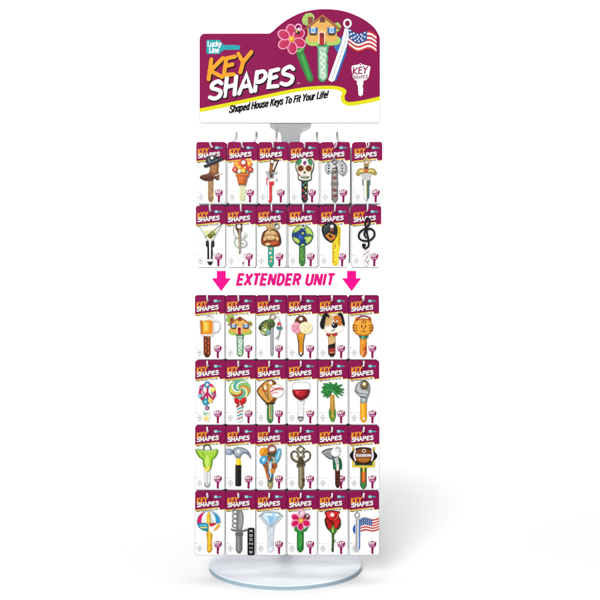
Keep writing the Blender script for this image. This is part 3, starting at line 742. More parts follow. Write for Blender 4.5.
def k_treble(a):
    a.comp('key').blade(386, 434, 372, 528, 'e6e2e4', 'metal', 'c8c4c6')
    for x, y in ((404, 400), (420, 420), (398, 436), (414, 462), (404, 488), (420, 500)): a.s('3a3638', [(x, y), (x + 6, y - 14)], 3).f('3a3638', E(x - 2, y, 5, 4, 0, 8))
    a.comp('treble_clef').s('131214', smooth([(382, 356), (386, 378), (404, 386), (424, 372), (428, 340), (416, 270), (402, 204), (404, 168), (418, 146), (434, 158), (432, 190), (408, 222), (372, 244), (350, 270), (352, 306), (386, 326), (436, 322), (470, 290), (470, 252), (442, 230), (408, 242), (392, 272), (404, 298)], False, 5), 15)
    a.f('131214', E(392, 362, 15, 14))
def k_beer(a):
    a.comp('key').blade(112, 162, 366, 536, '4a2416', 'enamel', '6a3a24')
    for i in range(7):
        for x in (124, 148): a.f('c8642c' if (i + (x > 130)) % 2 else '9a3a1e', E(x + (i % 2) * 4, 384 + i * 20, 8, 10, 20, 9))
    a.comp('mug').f('d8d4d2', [(76, 222), (92, 214), (192, 232), (192, 362), (180, 372), (92, 368), (80, 356)]).f('e08a1c', [(84, 236), (184, 244), (182, 352), (90, 352)]).f('f2b030', [(104, 250), (156, 252), (156, 340), (106, 340)], 'enamel', .5).f('f8d060', smooth([(118, 266), (140, 262), (142, 310), (122, 320)])).f('b86a14', [(84, 240), (96, 240), (98, 350), (90, 350)]).f('f3ece2', smooth([(74, 232), (84, 212), (110, 218), (130, 210), (160, 216), (192, 226), (190, 246), (150, 240), (110, 246)]))
    a.comp('mug_handle').s('d4d6da', smooth([(190, 246), (224, 250), (240, 286), (226, 326), (192, 338)], False), 11)
    a.comp('key_ring_eye').s('c4c6ca', E(158, 218, 26, 16, 10, 18), 5, 'metal', closed=True)
def k_house(a): house_art(a, lambda x, y: (399 + (x - 262) * 1.08, 206 + (y - 20) * .96))
def k_fish(a):
    a.comp('key').blade(126, 146, 300, 528, '8a8e92', 'metal', '5a5e62', 14).s('c4c8cc', [(136, 300), (136, 510)], 5, 'metal')
    a.comp('fish').f('4a5a34', smooth([(28, 300), (50, 262), (90, 238), (136, 240), (160, 262), (156, 292), (130, 308), (118, 346), (86, 366), (52, 352), (38, 322)])).f('8aa03c', smooth([(44, 318), (70, 290), (110, 292), (112, 330), (86, 354), (56, 344)]), 'enamel', .4).f('6a7c3a/3a4a2e', smooth([(54, 280), (88, 252), (130, 254), (140, 276), (104, 286), (66, 296)]), 'mottle').f('e4e4d4', smooth([(60, 300), (86, 304), (92, 328), (70, 322)])).f('d8c84a', E(84, 280, 11, 11)).f('1a1a16', E(84, 280, 6, 7)).s('26301e', smooth([(30, 306), (60, 312), (84, 300)], False), 5).s('2a3a1c', smooth([(112, 262), (104, 284), (114, 312)], False), 4).s('2a3a1c', smooth([(128, 258), (122, 280), (132, 300)], False), 3).f('5a7a2c', smooth([(96, 250), (120, 226), (148, 236), (140, 252)])).f('e8e8da', smooth([(44, 328), (62, 338), (84, 352), (64, 352)])).f('26301e', [(28, 300), (44, 284), (46, 322)]).f('7aa4a8', smooth([(92, 330), (116, 316), (122, 344), (100, 362)]))
    a.comp('lure').s('9aa0a4', smooth([(150, 222), (180, 216), (200, 246), (196, 280)], False), 4, 'metal').f('c8424a', smooth([(178, 268), (196, 254), (210, 276), (204, 298), (186, 298)]), 'enamel', .4).f('3a7a8a', smooth([(172, 296), (198, 290), (222, 300), (204, 318), (180, 314)]), 'enamel', .3).f('e8e8e0', E(196, 286, 8, 6))
    a.s('b4b8bc', smooth([(196, 316), (190, 350), (174, 380), (160, 388)], False), 3, 'metal').s('b4b8bc', smooth([(204, 316), (196, 350), (182, 400)], False), 3, 'metal')
    a.comp('key_ring_eye').s('a89a80', E(140, 210, 21, 22, 0, 18), 8, 'metal', closed=True)
def k_icecream(a):
    a.comp('key').f('3a2218', [(330, 340), (406, 340), (390, 420), (388, 516), (366, 536), (348, 516), (344, 420)]).f('e09a2a', [(336, 344), (400, 344), (384, 410), (380, 500), (366, 516), (356, 500), (352, 410)]).s('b87018', [(346, 360), (376, 400), (360, 440), (376, 480)], 4).s('b87018', [(392, 360), (358, 410), (378, 450), (362, 490)], 4).f('e8e2da', E(367, 508, 9, 11))
    a.comp('ice_cream_scoops').f('6a3420', smooth([(318, 270), (326, 228), (350, 206), (372, 202), (400, 214), (418, 246), (418, 272), (370, 284)]), 'enamel', .4).f('e8a0b4', smooth([(288, 304), (298, 272), (330, 256), (358, 270), (366, 306), (352, 342), (318, 344), (296, 328)]), 'enamel', .7).f('f0e6bc', smooth([(358, 306), (362, 272), (396, 254), (440, 262), (462, 296), (452, 330), (420, 350), (380, 342)]), 'enamel', .7)
    for x, y in ((312, 290), (336, 304), (318, 322), (344, 284)): a.f('c8647e', E(x, y, 5, 4))
    for x, y in ((396, 286), (424, 304), (402, 322), (436, 288)): a.f('d2b46a', E(x, y, 5, 4))
    hole(a, 368, 230, 14)
def k_dog(a):
    a.comp('key').blade(108, 160, 360, 534, 'd8b478', 'enamel', '3a2c24').f('241c1e', [(104, 440), (162, 424), (162, 500), (150, 532), (122, 532), (106, 504)]).f('a82a2a', [(112, 470), (158, 462), (158, 486), (112, 494)]).f('c8784a', [(112, 496), (158, 490), (156, 504), (114, 508)])
    a.comp('dog_head').f('e8dcc0', smooth([(74, 260), (86, 210), (130, 192), (190, 200), (214, 240), (222, 286), (226, 316), (190, 340), (140, 350), (90, 338), (66, 312)])).f('d2ae74', smooth([(78, 262), (90, 212), (128, 198), (142, 230), (136, 262), (100, 290)])).f('c9702a', smooth([(150, 208), (190, 206), (214, 240), (212, 282), (180, 284), (158, 260), (148, 232)])).f('f8f4ec', smooth([(88, 300), (136, 286), (200, 286), (226, 312), (190, 336), (140, 344), (94, 332)]), 'enamel', .4) \
        .f('141214', E(156, 284, 25, 20), 'enamel', .6).f('f4f4f2', E(146, 254, 9, 13)).f('141214', E(147, 258, 5, 8)).f('f4f4f2', E(176, 254, 8, 12)).f('141214', E(175, 258, 5, 8)).f('d8d8dc', E(148, 278, 7, 4)).s('2a2020', [(156, 304), (154, 318), (130, 326)], 4)
    a.comp('dog_ear').f('141316', smooth([(44, 300), (40, 264), (62, 204), (86, 182), (108, 196), (112, 222), (90, 210), (80, 250), (72, 304), (56, 310)])).comp('dog_ear').f('141316', smooth([(180, 196), (204, 180), (222, 200), (236, 260), (234, 284), (218, 274), (212, 232), (196, 206)]))
    a.comp('dog_collar').f('b8282c', smooth([(90, 348), (130, 352), (174, 342), (172, 360), (130, 370), (94, 364)])).f('e8c84a', E(132, 366, 9, 8)).f('3a2420', [(96, 352), (110, 354), (108, 362), (98, 360)])
def k_cat(a):
    a.comp('key').blade(362, 412, 366, 534, 'e0902a', 'enamel', '8a4a1a').f('b8401c', [(396, 452), (410, 440), (410, 504), (388, 532), (376, 528)]).s('f6c05a', [(370, 400), (390, 412), (372, 430)], 6).s('f2dcc0', [(374, 530), (396, 486)], 5)
    a.comp('cat_head').f('c8741a', smooth([(300, 296), (312, 262), (330, 214), (352, 230), (388, 226), (426, 230), (446, 212), (454, 262), (468, 300), (454, 338), (424, 362), (384, 370), (344, 362), (314, 338)])).f('eba436', smooth([(310, 298), (324, 262), (350, 242), (386, 238), (424, 242), (448, 264), (458, 300), (444, 332), (418, 352), (384, 358), (350, 352), (322, 330)]), 'enamel', .5) \
        .f('1c1614', E(374, 290, 5, 11)).f('1c1614', E(404, 290, 5, 11)).f('8a2a2a', [(380, 304), (398, 304), (389, 314)]).s('6a3414', [(389, 314), (389, 328)], 3).s('6a3414', [(366, 328), (380, 334), (389, 328), (398, 334), (412, 328)], 3)
    for y in (280, 300, 320): a.s('7a3e12', [(304, y), (338, y + 4)], 5).s('7a3e12', [(464, y), (434, y + 4)], 5)
    for x in (376, 389, 402): a.s('7a3e12', [(x, 240), (x, 264)], 4)
    a.comp('key_ring_eye').s('9a2848', smooth([(340, 236), (356, 214), (388, 206), (424, 214), (440, 236)], False), 9)
    a.comp('cat_collar').f('2c6a5a', smooth([(352, 362), (386, 370), (424, 362), (420, 380), (386, 388), (356, 380)])).f('4fc0a0', E(384, 380, 13, 10), 'enamel', .4)
def k_peace(a):
    a.comp('key').blade(108, 158, 400, 532, 'e6efe8', 'enamel', 'd8dcdc').f('4a2a5a', E(138, 416, 17, 17)).f('f2a0c8', E(138, 416, 8, 8)).f('8ac4a0', E(122, 462, 16, 12, 20)).f('f2dc8a', E(132, 500, 20, 18), 'enamel').f('c8d8b0', E(146, 462, 10, 10)).f('e8c070', E(128, 506, 8, 8))
    a.comp('peace_sign').s('d81a5e', E(138, 294, 60, 72, 0, 28), 17, closed=True).s('c01a58', [(140, 226), (138, 362)], 14).s('c01a58', [(138, 290), (98, 344)], 14).s('c01a58', [(138, 290), (180, 344)], 14)
    a.comp('small_flowers')
    for x, y, r, c, d in ((138, 228, 26, '2a8ab8', 'f4f8fa'), (90, 252, 15, '7a2a7a', 'f2c0e0'), (184, 266, 20, 'e8d84a', 'f8f4d8'), (80, 318, 16, '4ab0d0', 'e8f4f8'), (126, 364, 27, '1f8aa8', '7ad0e0'), (164, 352, 18, 'f0dc6a', 'e8a82a'), (196, 306, 12, '8a1a58', 'f2c0e0'), (100, 286, 12, 'e85a94', 'ffffff'), (170, 296, 10, 'a8d8b8', 'ffffff')):
        for k in range(6): g = math.pi * k / 3; a.f(c, E(x + r * .55 * math.cos(g), y + r * .55 * math.sin(g), r * .5, r * .5, 0, 9))
        a.f(d, E(x, y, r * .42, r * .42, 0, 9))
def k_lollipop(a):
    a.comp('key').blade(378, 420, 350, 532, 'd8e8e4', 'enamel', 'b8c8c4')
    for i in range(5): a.s('2f9aa0' if i % 2 else 'c85a5a', [(382, 400 + i * 26), (416, 384 + i * 26)], 9)
    a.comp('lollipop').f('7ab86a', E(399, 264, 88, 78, 0, 36), 'enamel', .3)
    cols = ['c83232', 'e8cc4a', 'f4f0dc', '4aa8b8', 'dcecd8', '8ac46a', 'e08a3a', 'f2e6a0', '58b8b0']
    for k in range(9):
        pts = []
        for i in range(13):
            r = 6 + 76 * i / 12; g = 2 * math.pi * k / 9 + i * .19
            pts.append((402 + r * math.cos(g), 266 + r * .88 * math.sin(g)))
        for i in range(12, -1, -1):
            r = 6 + 76 * i / 12; g = 2 * math.pi * (k + .72) / 9 + i * .19
            pts.append((402 + r * math.cos(g), 266 + r * .88 * math.sin(g)))
        a.comps[-1][1].poly([a.fx(*p) for p in pts], mat(cols[k], 'enamel'), a._t())
    a.comp('bow').f('c81e24', smooth([(396, 356), (372, 334), (354, 340), (360, 372), (380, 380)]), 'enamel', .5).f('c81e24', smooth([(402, 356), (428, 334), (450, 338), (444, 370), (420, 380)]), 'enamel', .5).f('e83a3a', E(399, 358, 9, 10), 'enamel', .4).s('b8181e', [(390, 372), (374, 404)], 8).s('b8181e', [(408, 372), (424, 404)], 8)
def k_baseball(a):
    a.comp('key').blade(98, 144, 350, 534, '2f7a4a', 'enamel', '6a7a5a').s('d8b06a', [(118, 370), (120, 500)], 12).s('a8d8b0', [(134, 390), (134, 510)], 5)
    a.comp('glove').f('7a4a14', smooth([(14, 282), (40, 240), (76, 206), (120, 190), (160, 200), (176, 240), (180, 320), (160, 366), (136, 384), (92, 380), (50, 340)])).f('c8822a/e0a848', smooth([(26, 284), (52, 244), (90, 208), (130, 206), (150, 250), (150, 320), (120, 364), (92, 366), (56, 330)]), 'mottle').s('2a3a20', smooth([(60, 240), (84, 300), (110, 350)], False), 6).s('2a2414', [(24, 300), (92, 378)], 8).s('c83a24', smooth([(60, 270), (80, 284), (98, 276)], False), 9).f('e8d8b0', smooth([(70, 240), (92, 234), (94, 262), (76, 266)])).s('5a6a2a', [(100, 220), (106, 330)], 6).s('2a1c10', [(90, 384), (156, 376)], 10)
    hole(a, 126, 214, 14)
    a.comp('baseball').f('c8c8c8', E(176, 280, 57, 55, 0, 28)).f('f6f4f0', E(176, 279, 52, 50, 0, 28), 'enamel', .7).s('c84a50', smooth([(124, 286), (150, 270), (182, 262), (222, 262)], False), 9).s('c84a50', smooth([(136, 252), (170, 256), (206, 248)], False), 5).s('c84a50', smooth([(130, 302), (160, 290), (184, 296)], False), 5)
    for i in range(5): a.s('a83038', [(140 + 18 * i, 262 - i), (146 + 18 * i, 284 - i * 3)], 3)
def k_wine(a):
    a.comp('key').blade(344, 388, 352, 528, 'eef0f2', 'metal', 'c4c8cc').f('4a4a50', [(342, 484), (388, 484), (384, 510), (362, 526), (346, 508)], 'metal').f('c0c4c8', [(348, 494), (382, 494), (372, 514), (354, 512)], 'metal').s('d0d4d8', [(332, 360), (344, 384), (346, 480)], 4, 'metal').s('d0d4d8', [(400, 360), (388, 384), (386, 480)], 4, 'metal')
    a.comp('glass_bowl').f('c9ccd0', smooth([(300, 216), (368, 206), (436, 216), (440, 280), (424, 330), (370, 358), (314, 330), (296, 280)], True, 5)).f('f2f3f4', smooth([(308, 222), (368, 214), (428, 222), (432, 280), (416, 322), (370, 344), (320, 322), (304, 280)], True, 5))
    a.comp('wine').f('6e0e16', smooth([(298, 272), (330, 268), (400, 266), (438, 270), (430, 312), (404, 340), (368, 354), (334, 340), (308, 314)], True, 4)).f('b81e28', smooth([(308, 276), (350, 274), (408, 276), (398, 310), (366, 326), (328, 312)]), 'enamel', .5).f('e0484c', smooth([(330, 282), (350, 280), (346, 300), (334, 304)])).s('9aa0a4', [(352, 354), (368, 362), (384, 354)], 5)
def k_palm(a):
    a.comp('key').f('c8963a', [(120, 310), (156, 310), (158, 380), (162, 430), (160, 510), (148, 526), (128, 524), (120, 508), (116, 440), (122, 380)]).f('e0b858', [(130, 330), (146, 330), (148, 480), (134, 480)], 'enamel', .2)
    for i in range(8): a.s('8a5a1c', [(122, 330 + i * 18), (140, 338 + i * 18), (156, 330 + i * 18)], 3)
    a.f('3a8a3a', smooth([(110, 440), (120, 424), (128, 460), (124, 500), (114, 490)])).f('3a8a3a', smooth([(166, 440), (158, 424), (150, 460), (156, 500), (166, 480)])).f('4a9a3a', [(122, 498), (158, 498), (150, 526), (128, 524)])
    a.comp('palm_fronds')
    for k, (ex, ey, w) in enumerate(((56, 254, 34), (66, 224, 34), (112, 210, 30), (170, 210, 30), (214, 226, 34), (230, 262, 34), (222, 312, 30), (190, 330, 28), (70, 322, 32), (96, 332, 26), (50, 290, 34), (142, 222, 26), (228, 286, 28))):
        mx, my = (138 + ex) / 2, (270 + ey) / 2 - 10; d = _unit(ex - 138, ey - 270); nx, ny = -d[1], d[0]
        up = [(138, 270), (mx + nx * w * .5, my + ny * w * .5), (ex + nx * w * .2, ey + ny * w * .2), (ex, ey), (mx + nx * -w * .1 + (ex - mx) * .5, my - ny * w * .1 + (ey - my) * .5 + 12), (mx - nx * w * .5, my - ny * w * .5)]
        a.f(('17602a', '23803a', '1c7034')[k % 3], smooth(up, True, 3)).s('4fae58', [(138, 270), (mx, my), (ex, ey)], 4)
def k_spanner(a):
    a.comp('key').blade(364, 412, 360, 528, 'e8a01e', 'enamel', 'b87a14').f('f6c23a', [(374, 376), (392, 376), (392, 490), (376, 490)], 'enamel', .2); hole(a, 388, 500, 9)
    a.comp('wrench_head').f('8e9296', smooth([(318, 262), (330, 226), (358, 204), (392, 192), (424, 204), (440, 236), (440, 290), (420, 340), (412, 372), (364, 372), (362, 332), (336, 308), (318, 286)]), 'metal').f('c4c8cc', smooth([(330, 264), (344, 228), (366, 212), (356, 244), (372, 268), (410, 276), (424, 296), (404, 330), (400, 362), (374, 362), (370, 326), (342, 296)]), 'metal').s('4a4e52', [(322, 278), (360, 298), (424, 306)], 5).s('5a5e62', [(368, 324), (404, 332)], 12, 'metal')
    a.comp('hex_nut').f('3a3020', [(362, 228), (380, 196), (410, 196), (426, 228), (412, 264), (378, 264)]).f('8a7440', [(368, 228), (383, 203), (407, 203), (419, 228), (408, 256), (381, 256)], 'metal').f('d8c878', E(392, 222, 16, 15), 'metal'); hole(a, 392, 222, 10)
def k_cocktail(a):
    a.comp('key').blade(116, 162, 380, 524, 'e4e6e8', 'metal', 'c0c4c6').f('8e9296', [(114, 490), (162, 490), (156, 516), (136, 524), (118, 512)], 'metal').s('b4b8ba', [(138, 396), (138, 488)], 5, 'metal').f('d8dadc', E(138, 500, 14, 9), 'metal')
    a.comp('cocktail').f('6a9a2a', [(42, 222), (58, 214), (140, 226), (214, 214), (228, 224), (222, 256), (206, 282), (184, 300), (178, 340), (170, 372), (150, 396), (130, 398), (112, 376), (104, 340), (100, 302), (72, 284), (52, 256)]).f('a4d03e', [(58, 228), (140, 236), (212, 226), (208, 252), (194, 274), (172, 292), (166, 338), (158, 366), (140, 384), (124, 366), (116, 336), (112, 294), (84, 274), (66, 252)], 'enamel', .25).f('c8e46c', smooth([(118, 290), (134, 262), (152, 290), (148, 350), (130, 352)])).s('7aac2c', smooth([(96, 240), (112, 262), (124, 286)], False), 8).s('d8ecb0', [(58, 222), (140, 232), (214, 221)], 5).f('ecd85a', smooth([(110, 356), (134, 368), (160, 348), (158, 374), (138, 396), (120, 386)]))
    a.comp('key_ring_eye').s('2a3a30', smooth([(108, 220), (114, 192), (138, 180), (160, 194), (166, 220)], False), 8)
def k_hammer(a):
    a.comp('key').f('17181a', RR(362, 330, 410, 514, 14)).f('303336', RR(370, 350, 380, 500, 4)).f('e8c81e', [(370, 284), (404, 284), (408, 344), (364, 344)]).f('f6e05a', [(376, 290), (388, 290), (388, 340), (374, 340)])
    a.comp('hammer_head').f('7a8494', smooth([(340, 226), (352, 208), (384, 200), (430, 208), (468, 232), (486, 268), (488, 296), (476, 284), (454, 258), (424, 252), (410, 272), (400, 288), (368, 288), (352, 262), (340, 254)], True, 3), 'metal').f('a9b4c2', smooth([(352, 222), (386, 208), (430, 216), (458, 236), (420, 238), (400, 262), (372, 270), (356, 250)]), 'metal').f('8a94b0', [(286, 222), (296, 214), (328, 214), (338, 224), (338, 254), (328, 264), (296, 264), (284, 254)], 'metal').f('b8c2dc', [(292, 226), (318, 222), (318, 244), (292, 246)], 'metal').f('5a6270', [(336, 228), (352, 226), (352, 252), (336, 252)], 'metal')
    hole(a, 386, 234, 12)
def k_beads(a):
    a.comp('key').blade(102, 142, 400, 532, 'a89a6a', 'metal', '6a6450').s('d8cc9a', [(120, 420), (120, 510)], 6, 'metal')
    a.comp('mermaid').f('8a6a48', smooth([(60, 330), (90, 300), (104, 262), (134, 250), (168, 268), (176, 320), (168, 372), (150, 404), (142, 470), (104, 470), (94, 410), (74, 370)])).f('c9b79a', smooth([(100, 300), (126, 270), (156, 290), (160, 340), (140, 370), (120, 360), (104, 340)])).f('2f7aa0', smooth([(110, 300), (134, 286), (150, 320), (136, 360), (150, 400), (136, 450), (112, 440), (104, 390), (118, 350)])).f('b86a3a', smooth([(66, 338), (90, 350), (104, 400), (116, 450), (100, 460), (84, 400)])).f('c8e0e4', smooth([(116, 330), (130, 322), (132, 380), (120, 420), (112, 380)])).f('8a3a24', smooth([(136, 340), (160, 330), (178, 350), (160, 380), (140, 372)])).f('d88a3a', smooth([(120, 380), (150, 372), (158, 402), (134, 410)])).f('3a5a4a', smooth([(114, 450), (136, 440), (132, 480), (112, 480)])).s('e8f0ec', smooth([(118, 300), (130, 330), (118, 370), (128, 420), (116, 460)], False), 5).s('5a2414', smooth([(70, 344), (92, 362), (96, 404)], False), 4).s('d88a3a', smooth([(150, 340), (166, 352), (150, 388)], False), 5).f('e0b04a', E(144, 320, 8, 8)).f('c8302a', E(98, 330, 7, 7))
    a.comp('shell').f('e8961e', smooth([(36, 246), (46, 214), (76, 202), (100, 216), (104, 248), (80, 266), (48, 266)]), 'enamel', .5).s('f8d04a', [(50, 246), (72, 216)], 6).s('b86a10', [(66, 256), (86, 220)], 5).comp('shell').f('4a9ac8', smooth([(36, 300), (60, 270), (96, 272), (100, 304), (76, 334), (44, 328)]), 'enamel', .4).f('a8dcf0', smooth([(54, 298), (70, 282), (86, 290), (70, 316)])).comp('shell').f('5aa8cc', smooth([(160, 260), (184, 216), (206, 214), (208, 254), (188, 310), (164, 320)]), 'enamel', .4).s('d8f0f8', [(176, 292), (198, 228)], 7).f('3a4a3a', smooth([(100, 246), (150, 232), (172, 246), (150, 266), (110, 268)])).f('8a5a2c', smooth([(104, 270), (130, 262), (126, 300), (108, 304)]))
    a.comp('key_ring_eye').s('a84a2c', E(134, 212, 32, 28, 0, 20), 9, closed=True)
def k_skeleton(a):
    a.comp('key').blade(350, 392, 340, 534, '7a7254', 'metal', '4a452f').f('b0a884', [(358, 350), (370, 350), (370, 510), (360, 510)], 'metal').f('5a543c', [(332, 336), (404, 330), (404, 350), (392, 356), (350, 360), (336, 366)], 'metal').f('3a3524', RR(378, 450, 398, 480, 2)).f('3a3524', RR(384, 490, 396, 506, 2))
    a.comp('key_bow').s('5e573c', smooth([(366, 322), (330, 318), (296, 292), (290, 256), (312, 234), (342, 246), (350, 280), (366, 310)], True, 5), 13, 'metal', closed=True).s('5e573c', smooth([(366, 322), (402, 318), (436, 292), (442, 256), (420, 234), (390, 246), (382, 280), (366, 310)], True, 5), 13, 'metal', closed=True).s('6e6748', [(366, 190), (396, 216), (366, 246), (336, 216)], 12, 'metal', closed=True).f('4a442e', smooth([(340, 310), (366, 270), (392, 310), (388, 334), (344, 334)]), 'metal', .4) \
        .f('8a835e', E(344, 272, 11, 13), 'metal').f('8a835e', E(390, 272, 11, 13), 'metal').s('a8a07a', smooth([(300, 262), (306, 288), (334, 306)], False), 4, 'metal').s('a8a07a', [(342, 216), (366, 196)], 4, 'metal')
def k_golf(a):
    a.comp('key').blade(164, 198, 380, 524, '3a1a16', 'enamel', '5a3a30')
    for i in range(5): a.s('8a4a3a', [(168, 400 + i * 24), (194, 392 + i * 24)], 4)
    a.comp('golf_glove').f('1c5a36', smooth([(146, 300), (180, 280), (206, 292), (216, 330), (214, 378), (196, 376), (150, 378), (144, 340)])).f('2f7a4c', smooth([(156, 310), (170, 300), (168, 366), (154, 366)])).f('e0dcd4', [(170, 336), (192, 332), (190, 386), (172, 388)])
    a.comp('golf_club').f('5a5c60', smooth([(54, 238), (92, 216), (140, 210), (190, 222), (196, 262), (170, 292), (140, 300), (104, 288), (72, 262)]), 'metal').f('a8aaae', smooth([(64, 240), (100, 224), (140, 222), (132, 262), (134, 288), (106, 276), (78, 258)]), 'metal').f('c4c6c8', [(152, 290), (186, 280), (192, 330), (168, 334)], 'metal')
    for i in range(5): a.s('6a6c70', [(84 + i * 9, 238 + i), (88 + i * 9, 262 + i * 3)], 2.5)
    a.comp('golf_ball').f('c8c8ca', E(166, 242, 38, 36, 0, 24)).f('f4f4f4', E(165, 240, 34, 33, 0, 24), 'enamel', .7); a.s('d8d8dc', E(184, 216, 20, 18, 0, 16), 5, 'metal', closed=True)
def k_football(a):
    a.comp('key').blade(364, 410, 350, 532, '2f6a3a', 'enamel', '4a4a20').f('c8482a', [(370, 400), (404, 400), (402, 486), (374, 486)]).f('e8882a', [(380, 366), (396, 366), (394, 470), (382, 470)]).f('3a8a4a', [(370, 488), (404, 488), (394, 526), (378, 526)])
    a.comp('goal_post').s('c8a81e', [(304, 206), (304, 352), (388, 358), (470, 352), (470, 206)], 15).s('f2dc4a', [(304, 300), (304, 352), (388, 358), (470, 352), (470, 300)], 6).s('e8c83a', [(388, 356), (388, 392)], 14).f('2c4a24', [(316, 316), (460, 316), (456, 344), (320, 344)])
    a.comp('football').f('1c0f14', smooth([(276, 268), (300, 230), (340, 206), (388, 202), (440, 208), (476, 236), (498, 268), (474, 304), (436, 330), (388, 338), (338, 330), (300, 304)], True, 4)).f('7a3f14', smooth([(312, 268), (326, 232), (356, 214), (388, 211), (424, 216), (450, 236), (462, 268), (448, 302), (420, 322), (388, 328), (352, 322), (326, 302)], True, 4), 'enamel', .5)
    a.f('b06a24', smooth([(332, 290), (360, 284), (414, 284), (442, 290), (420, 312), (388, 318), (354, 312)])).f('f0e8f0', smooth([(306, 266), (314, 224), (326, 222), (318, 262), (328, 308), (316, 304)])).f('f0e8f0', smooth([(468, 266), (460, 224), (448, 222), (456, 262), (446, 308), (458, 304)]))
    a.comps.append(('touchdown_lettering', text_mesh('TOUCHDOWN', 2.5, mat('f4f4ff'), a._t() + .5, 0.62, 0.0, 0.0, 0.045, 1.0, 'CENTER', 'touchdown_lettering'), a.fx(387, 274)))
    a.comp('key_ring_eye').s('e8e4c8', E(390, 228, 13, 12, 0, 14), 6, 'metal', closed=True)
def k_parasol(a):
    a.comp('key').f('c8961a', smooth([(130, 218), (146, 210), (160, 220), (160, 260), (158, 360), (180, 372), (178, 400), (174, 440), (178, 500), (156, 526), (136, 508), (138, 430), (132, 380), (136, 300)], True, 2)).f('f2c83a', [(138, 226), (154, 226), (152, 350), (166, 376), (164, 500), (152, 512), (146, 500), (146, 380)]).f('e0a820', E(158, 470, 8, 10))
    a.comp('beach_ball')
    cx, cy, rx, ry = 149, 272, 93, 82
    def mer(q): return [(cx + rx * q * math.sqrt(max(0, 1 - ((y - cy) / ry) ** 2)), y) for y in [cy - ry * math.cos(k * math.pi / 2 / 8) for k in range(9)] + [cy + 14]]
    for q0, q1, c in ((-1, -.62, 'd81a6e'), (-.62, -.16, 'f4f7f9'), (-.16, .2, 'f2c83a'), (.2, .62, 'e2f0f6'), (.62, 1, '2a9ac8')):
        a.f(c, mer(q0) + mer(q1)[::-1])
    for q in (-.62, -.16, .2, .62): a.s('c4ccd2', mer(q), 2.5)
    a.comp('beach_towel').f('1c7aa8', [(56, 288), (146, 286), (146, 352)] + [(cx - rx * math.sin(math.radians(g)), 284 + 70 * math.cos(math.radians(g))) for g in range(5, 90, 12)]).f('5ac0d8', [(72, 298), (138, 296), (138, 310), (76, 312)]).f('e8d86a', [(80, 318), (138, 316), (138, 326), (86, 328)]).f('2a9a8a', [(90, 334), (138, 332), (138, 344), (100, 346)]).f('f6f6f2', [(154, 288), (242, 288)] + [(cx + rx * math.sin(math.radians(g)), 284 + 68 * math.cos(math.radians(g))) for g in range(86, 4, -12)] + [(154, 350)]).f('c82428', [(156, 288), (222, 286), (190, 308), (158, 314)]).f('e8a82a', [(240, 292), (226, 292), (196, 330), (190, 348), (214, 336), (232, 316)]).s('e0e0e0', E(172, 272, 12, 10, 0, 12), 4, 'metal', closed=True)
    a.s('b8c4cc', E(cx, cy, rx, ry, 0, 30, 180, 360), 4); a.f('e0a820', RR(132, 222, 162, 290, 8)).f('f6d04a', RR(138, 228, 154, 284, 6))
def k_knife(a):
    a.comp('key').blade(370, 416, 370, 528, '77797c', 'metal', '55575a').f('9b9da0', [(378, 380), (394, 380), (394, 510), (380, 504)], 'metal').f('6a6c6f', RR(362, 362, 424, 390, 4), 'metal')
    a.comp('knuckle_guard').f('838588', smooth([(394, 182), (416, 190), (428, 230), (426, 290), (412, 340), (386, 350), (368, 340), (372, 250), (370, 196)]), 'metal').f('a6a8ab', smooth([(398, 196), (412, 204), (420, 240), (416, 300), (400, 334), (388, 320), (392, 240)]), 'metal')
    for i in range(4): a.s('8b8d90', E(358, 196 + i * 37, 20, 17, 0, 16), 8, 'metal', closed=True)
    a.f('6f7174', smooth([(326, 332), (350, 338), (410, 344), (466, 336), (452, 350), (400, 358), (350, 352), (330, 344)]), 'metal')
    a.comp('black_tag').f('0e0e10', RR(460, 326, 516, 544, 12), 'enamel')
    a.s('8e9092', [(440, 338), (466, 336)], 5, 'metal')
    R = Relief(); o = a.fx(0, 0)
    L = {'B': [[(.15, 0), (.15, 1)], [(.15, 1), (.7, .95), (.7, .55), (.15, .5)], [(.15, .5), (.8, .42), (.75, .05), (.15, 0)]], 'O': [E(.5, .5, .4, .5, 0, 10) + [(.9, .5)]], 'N': [[(.1, 0), (.1, 1), (.85, 0), (.85, 1)]], 'Z': [[(.1, 1), (.85, 1), (.1, 0), (.85, 0)]], 'I': [[(.5, 0), (.5, 1)]], 'K': [[(.12, 0), (.12, 1)], [(.8, 1), (.12, .5), (.85, 0)]]}
    for i, ch in enumerate('KONZIO'):      # the upright lettering of the tag, as far as the photo shows it
        y0 = 342 + i * 33
        for st in L[ch]:
            R.stroke([a.fx(488 + 24 * (.5 - py) * -1, y0 + 20 * px) for px, py in st], 0.55, mat('dedede'), a._t() + .1)
    a.comps.append(('tag_lettering', R))
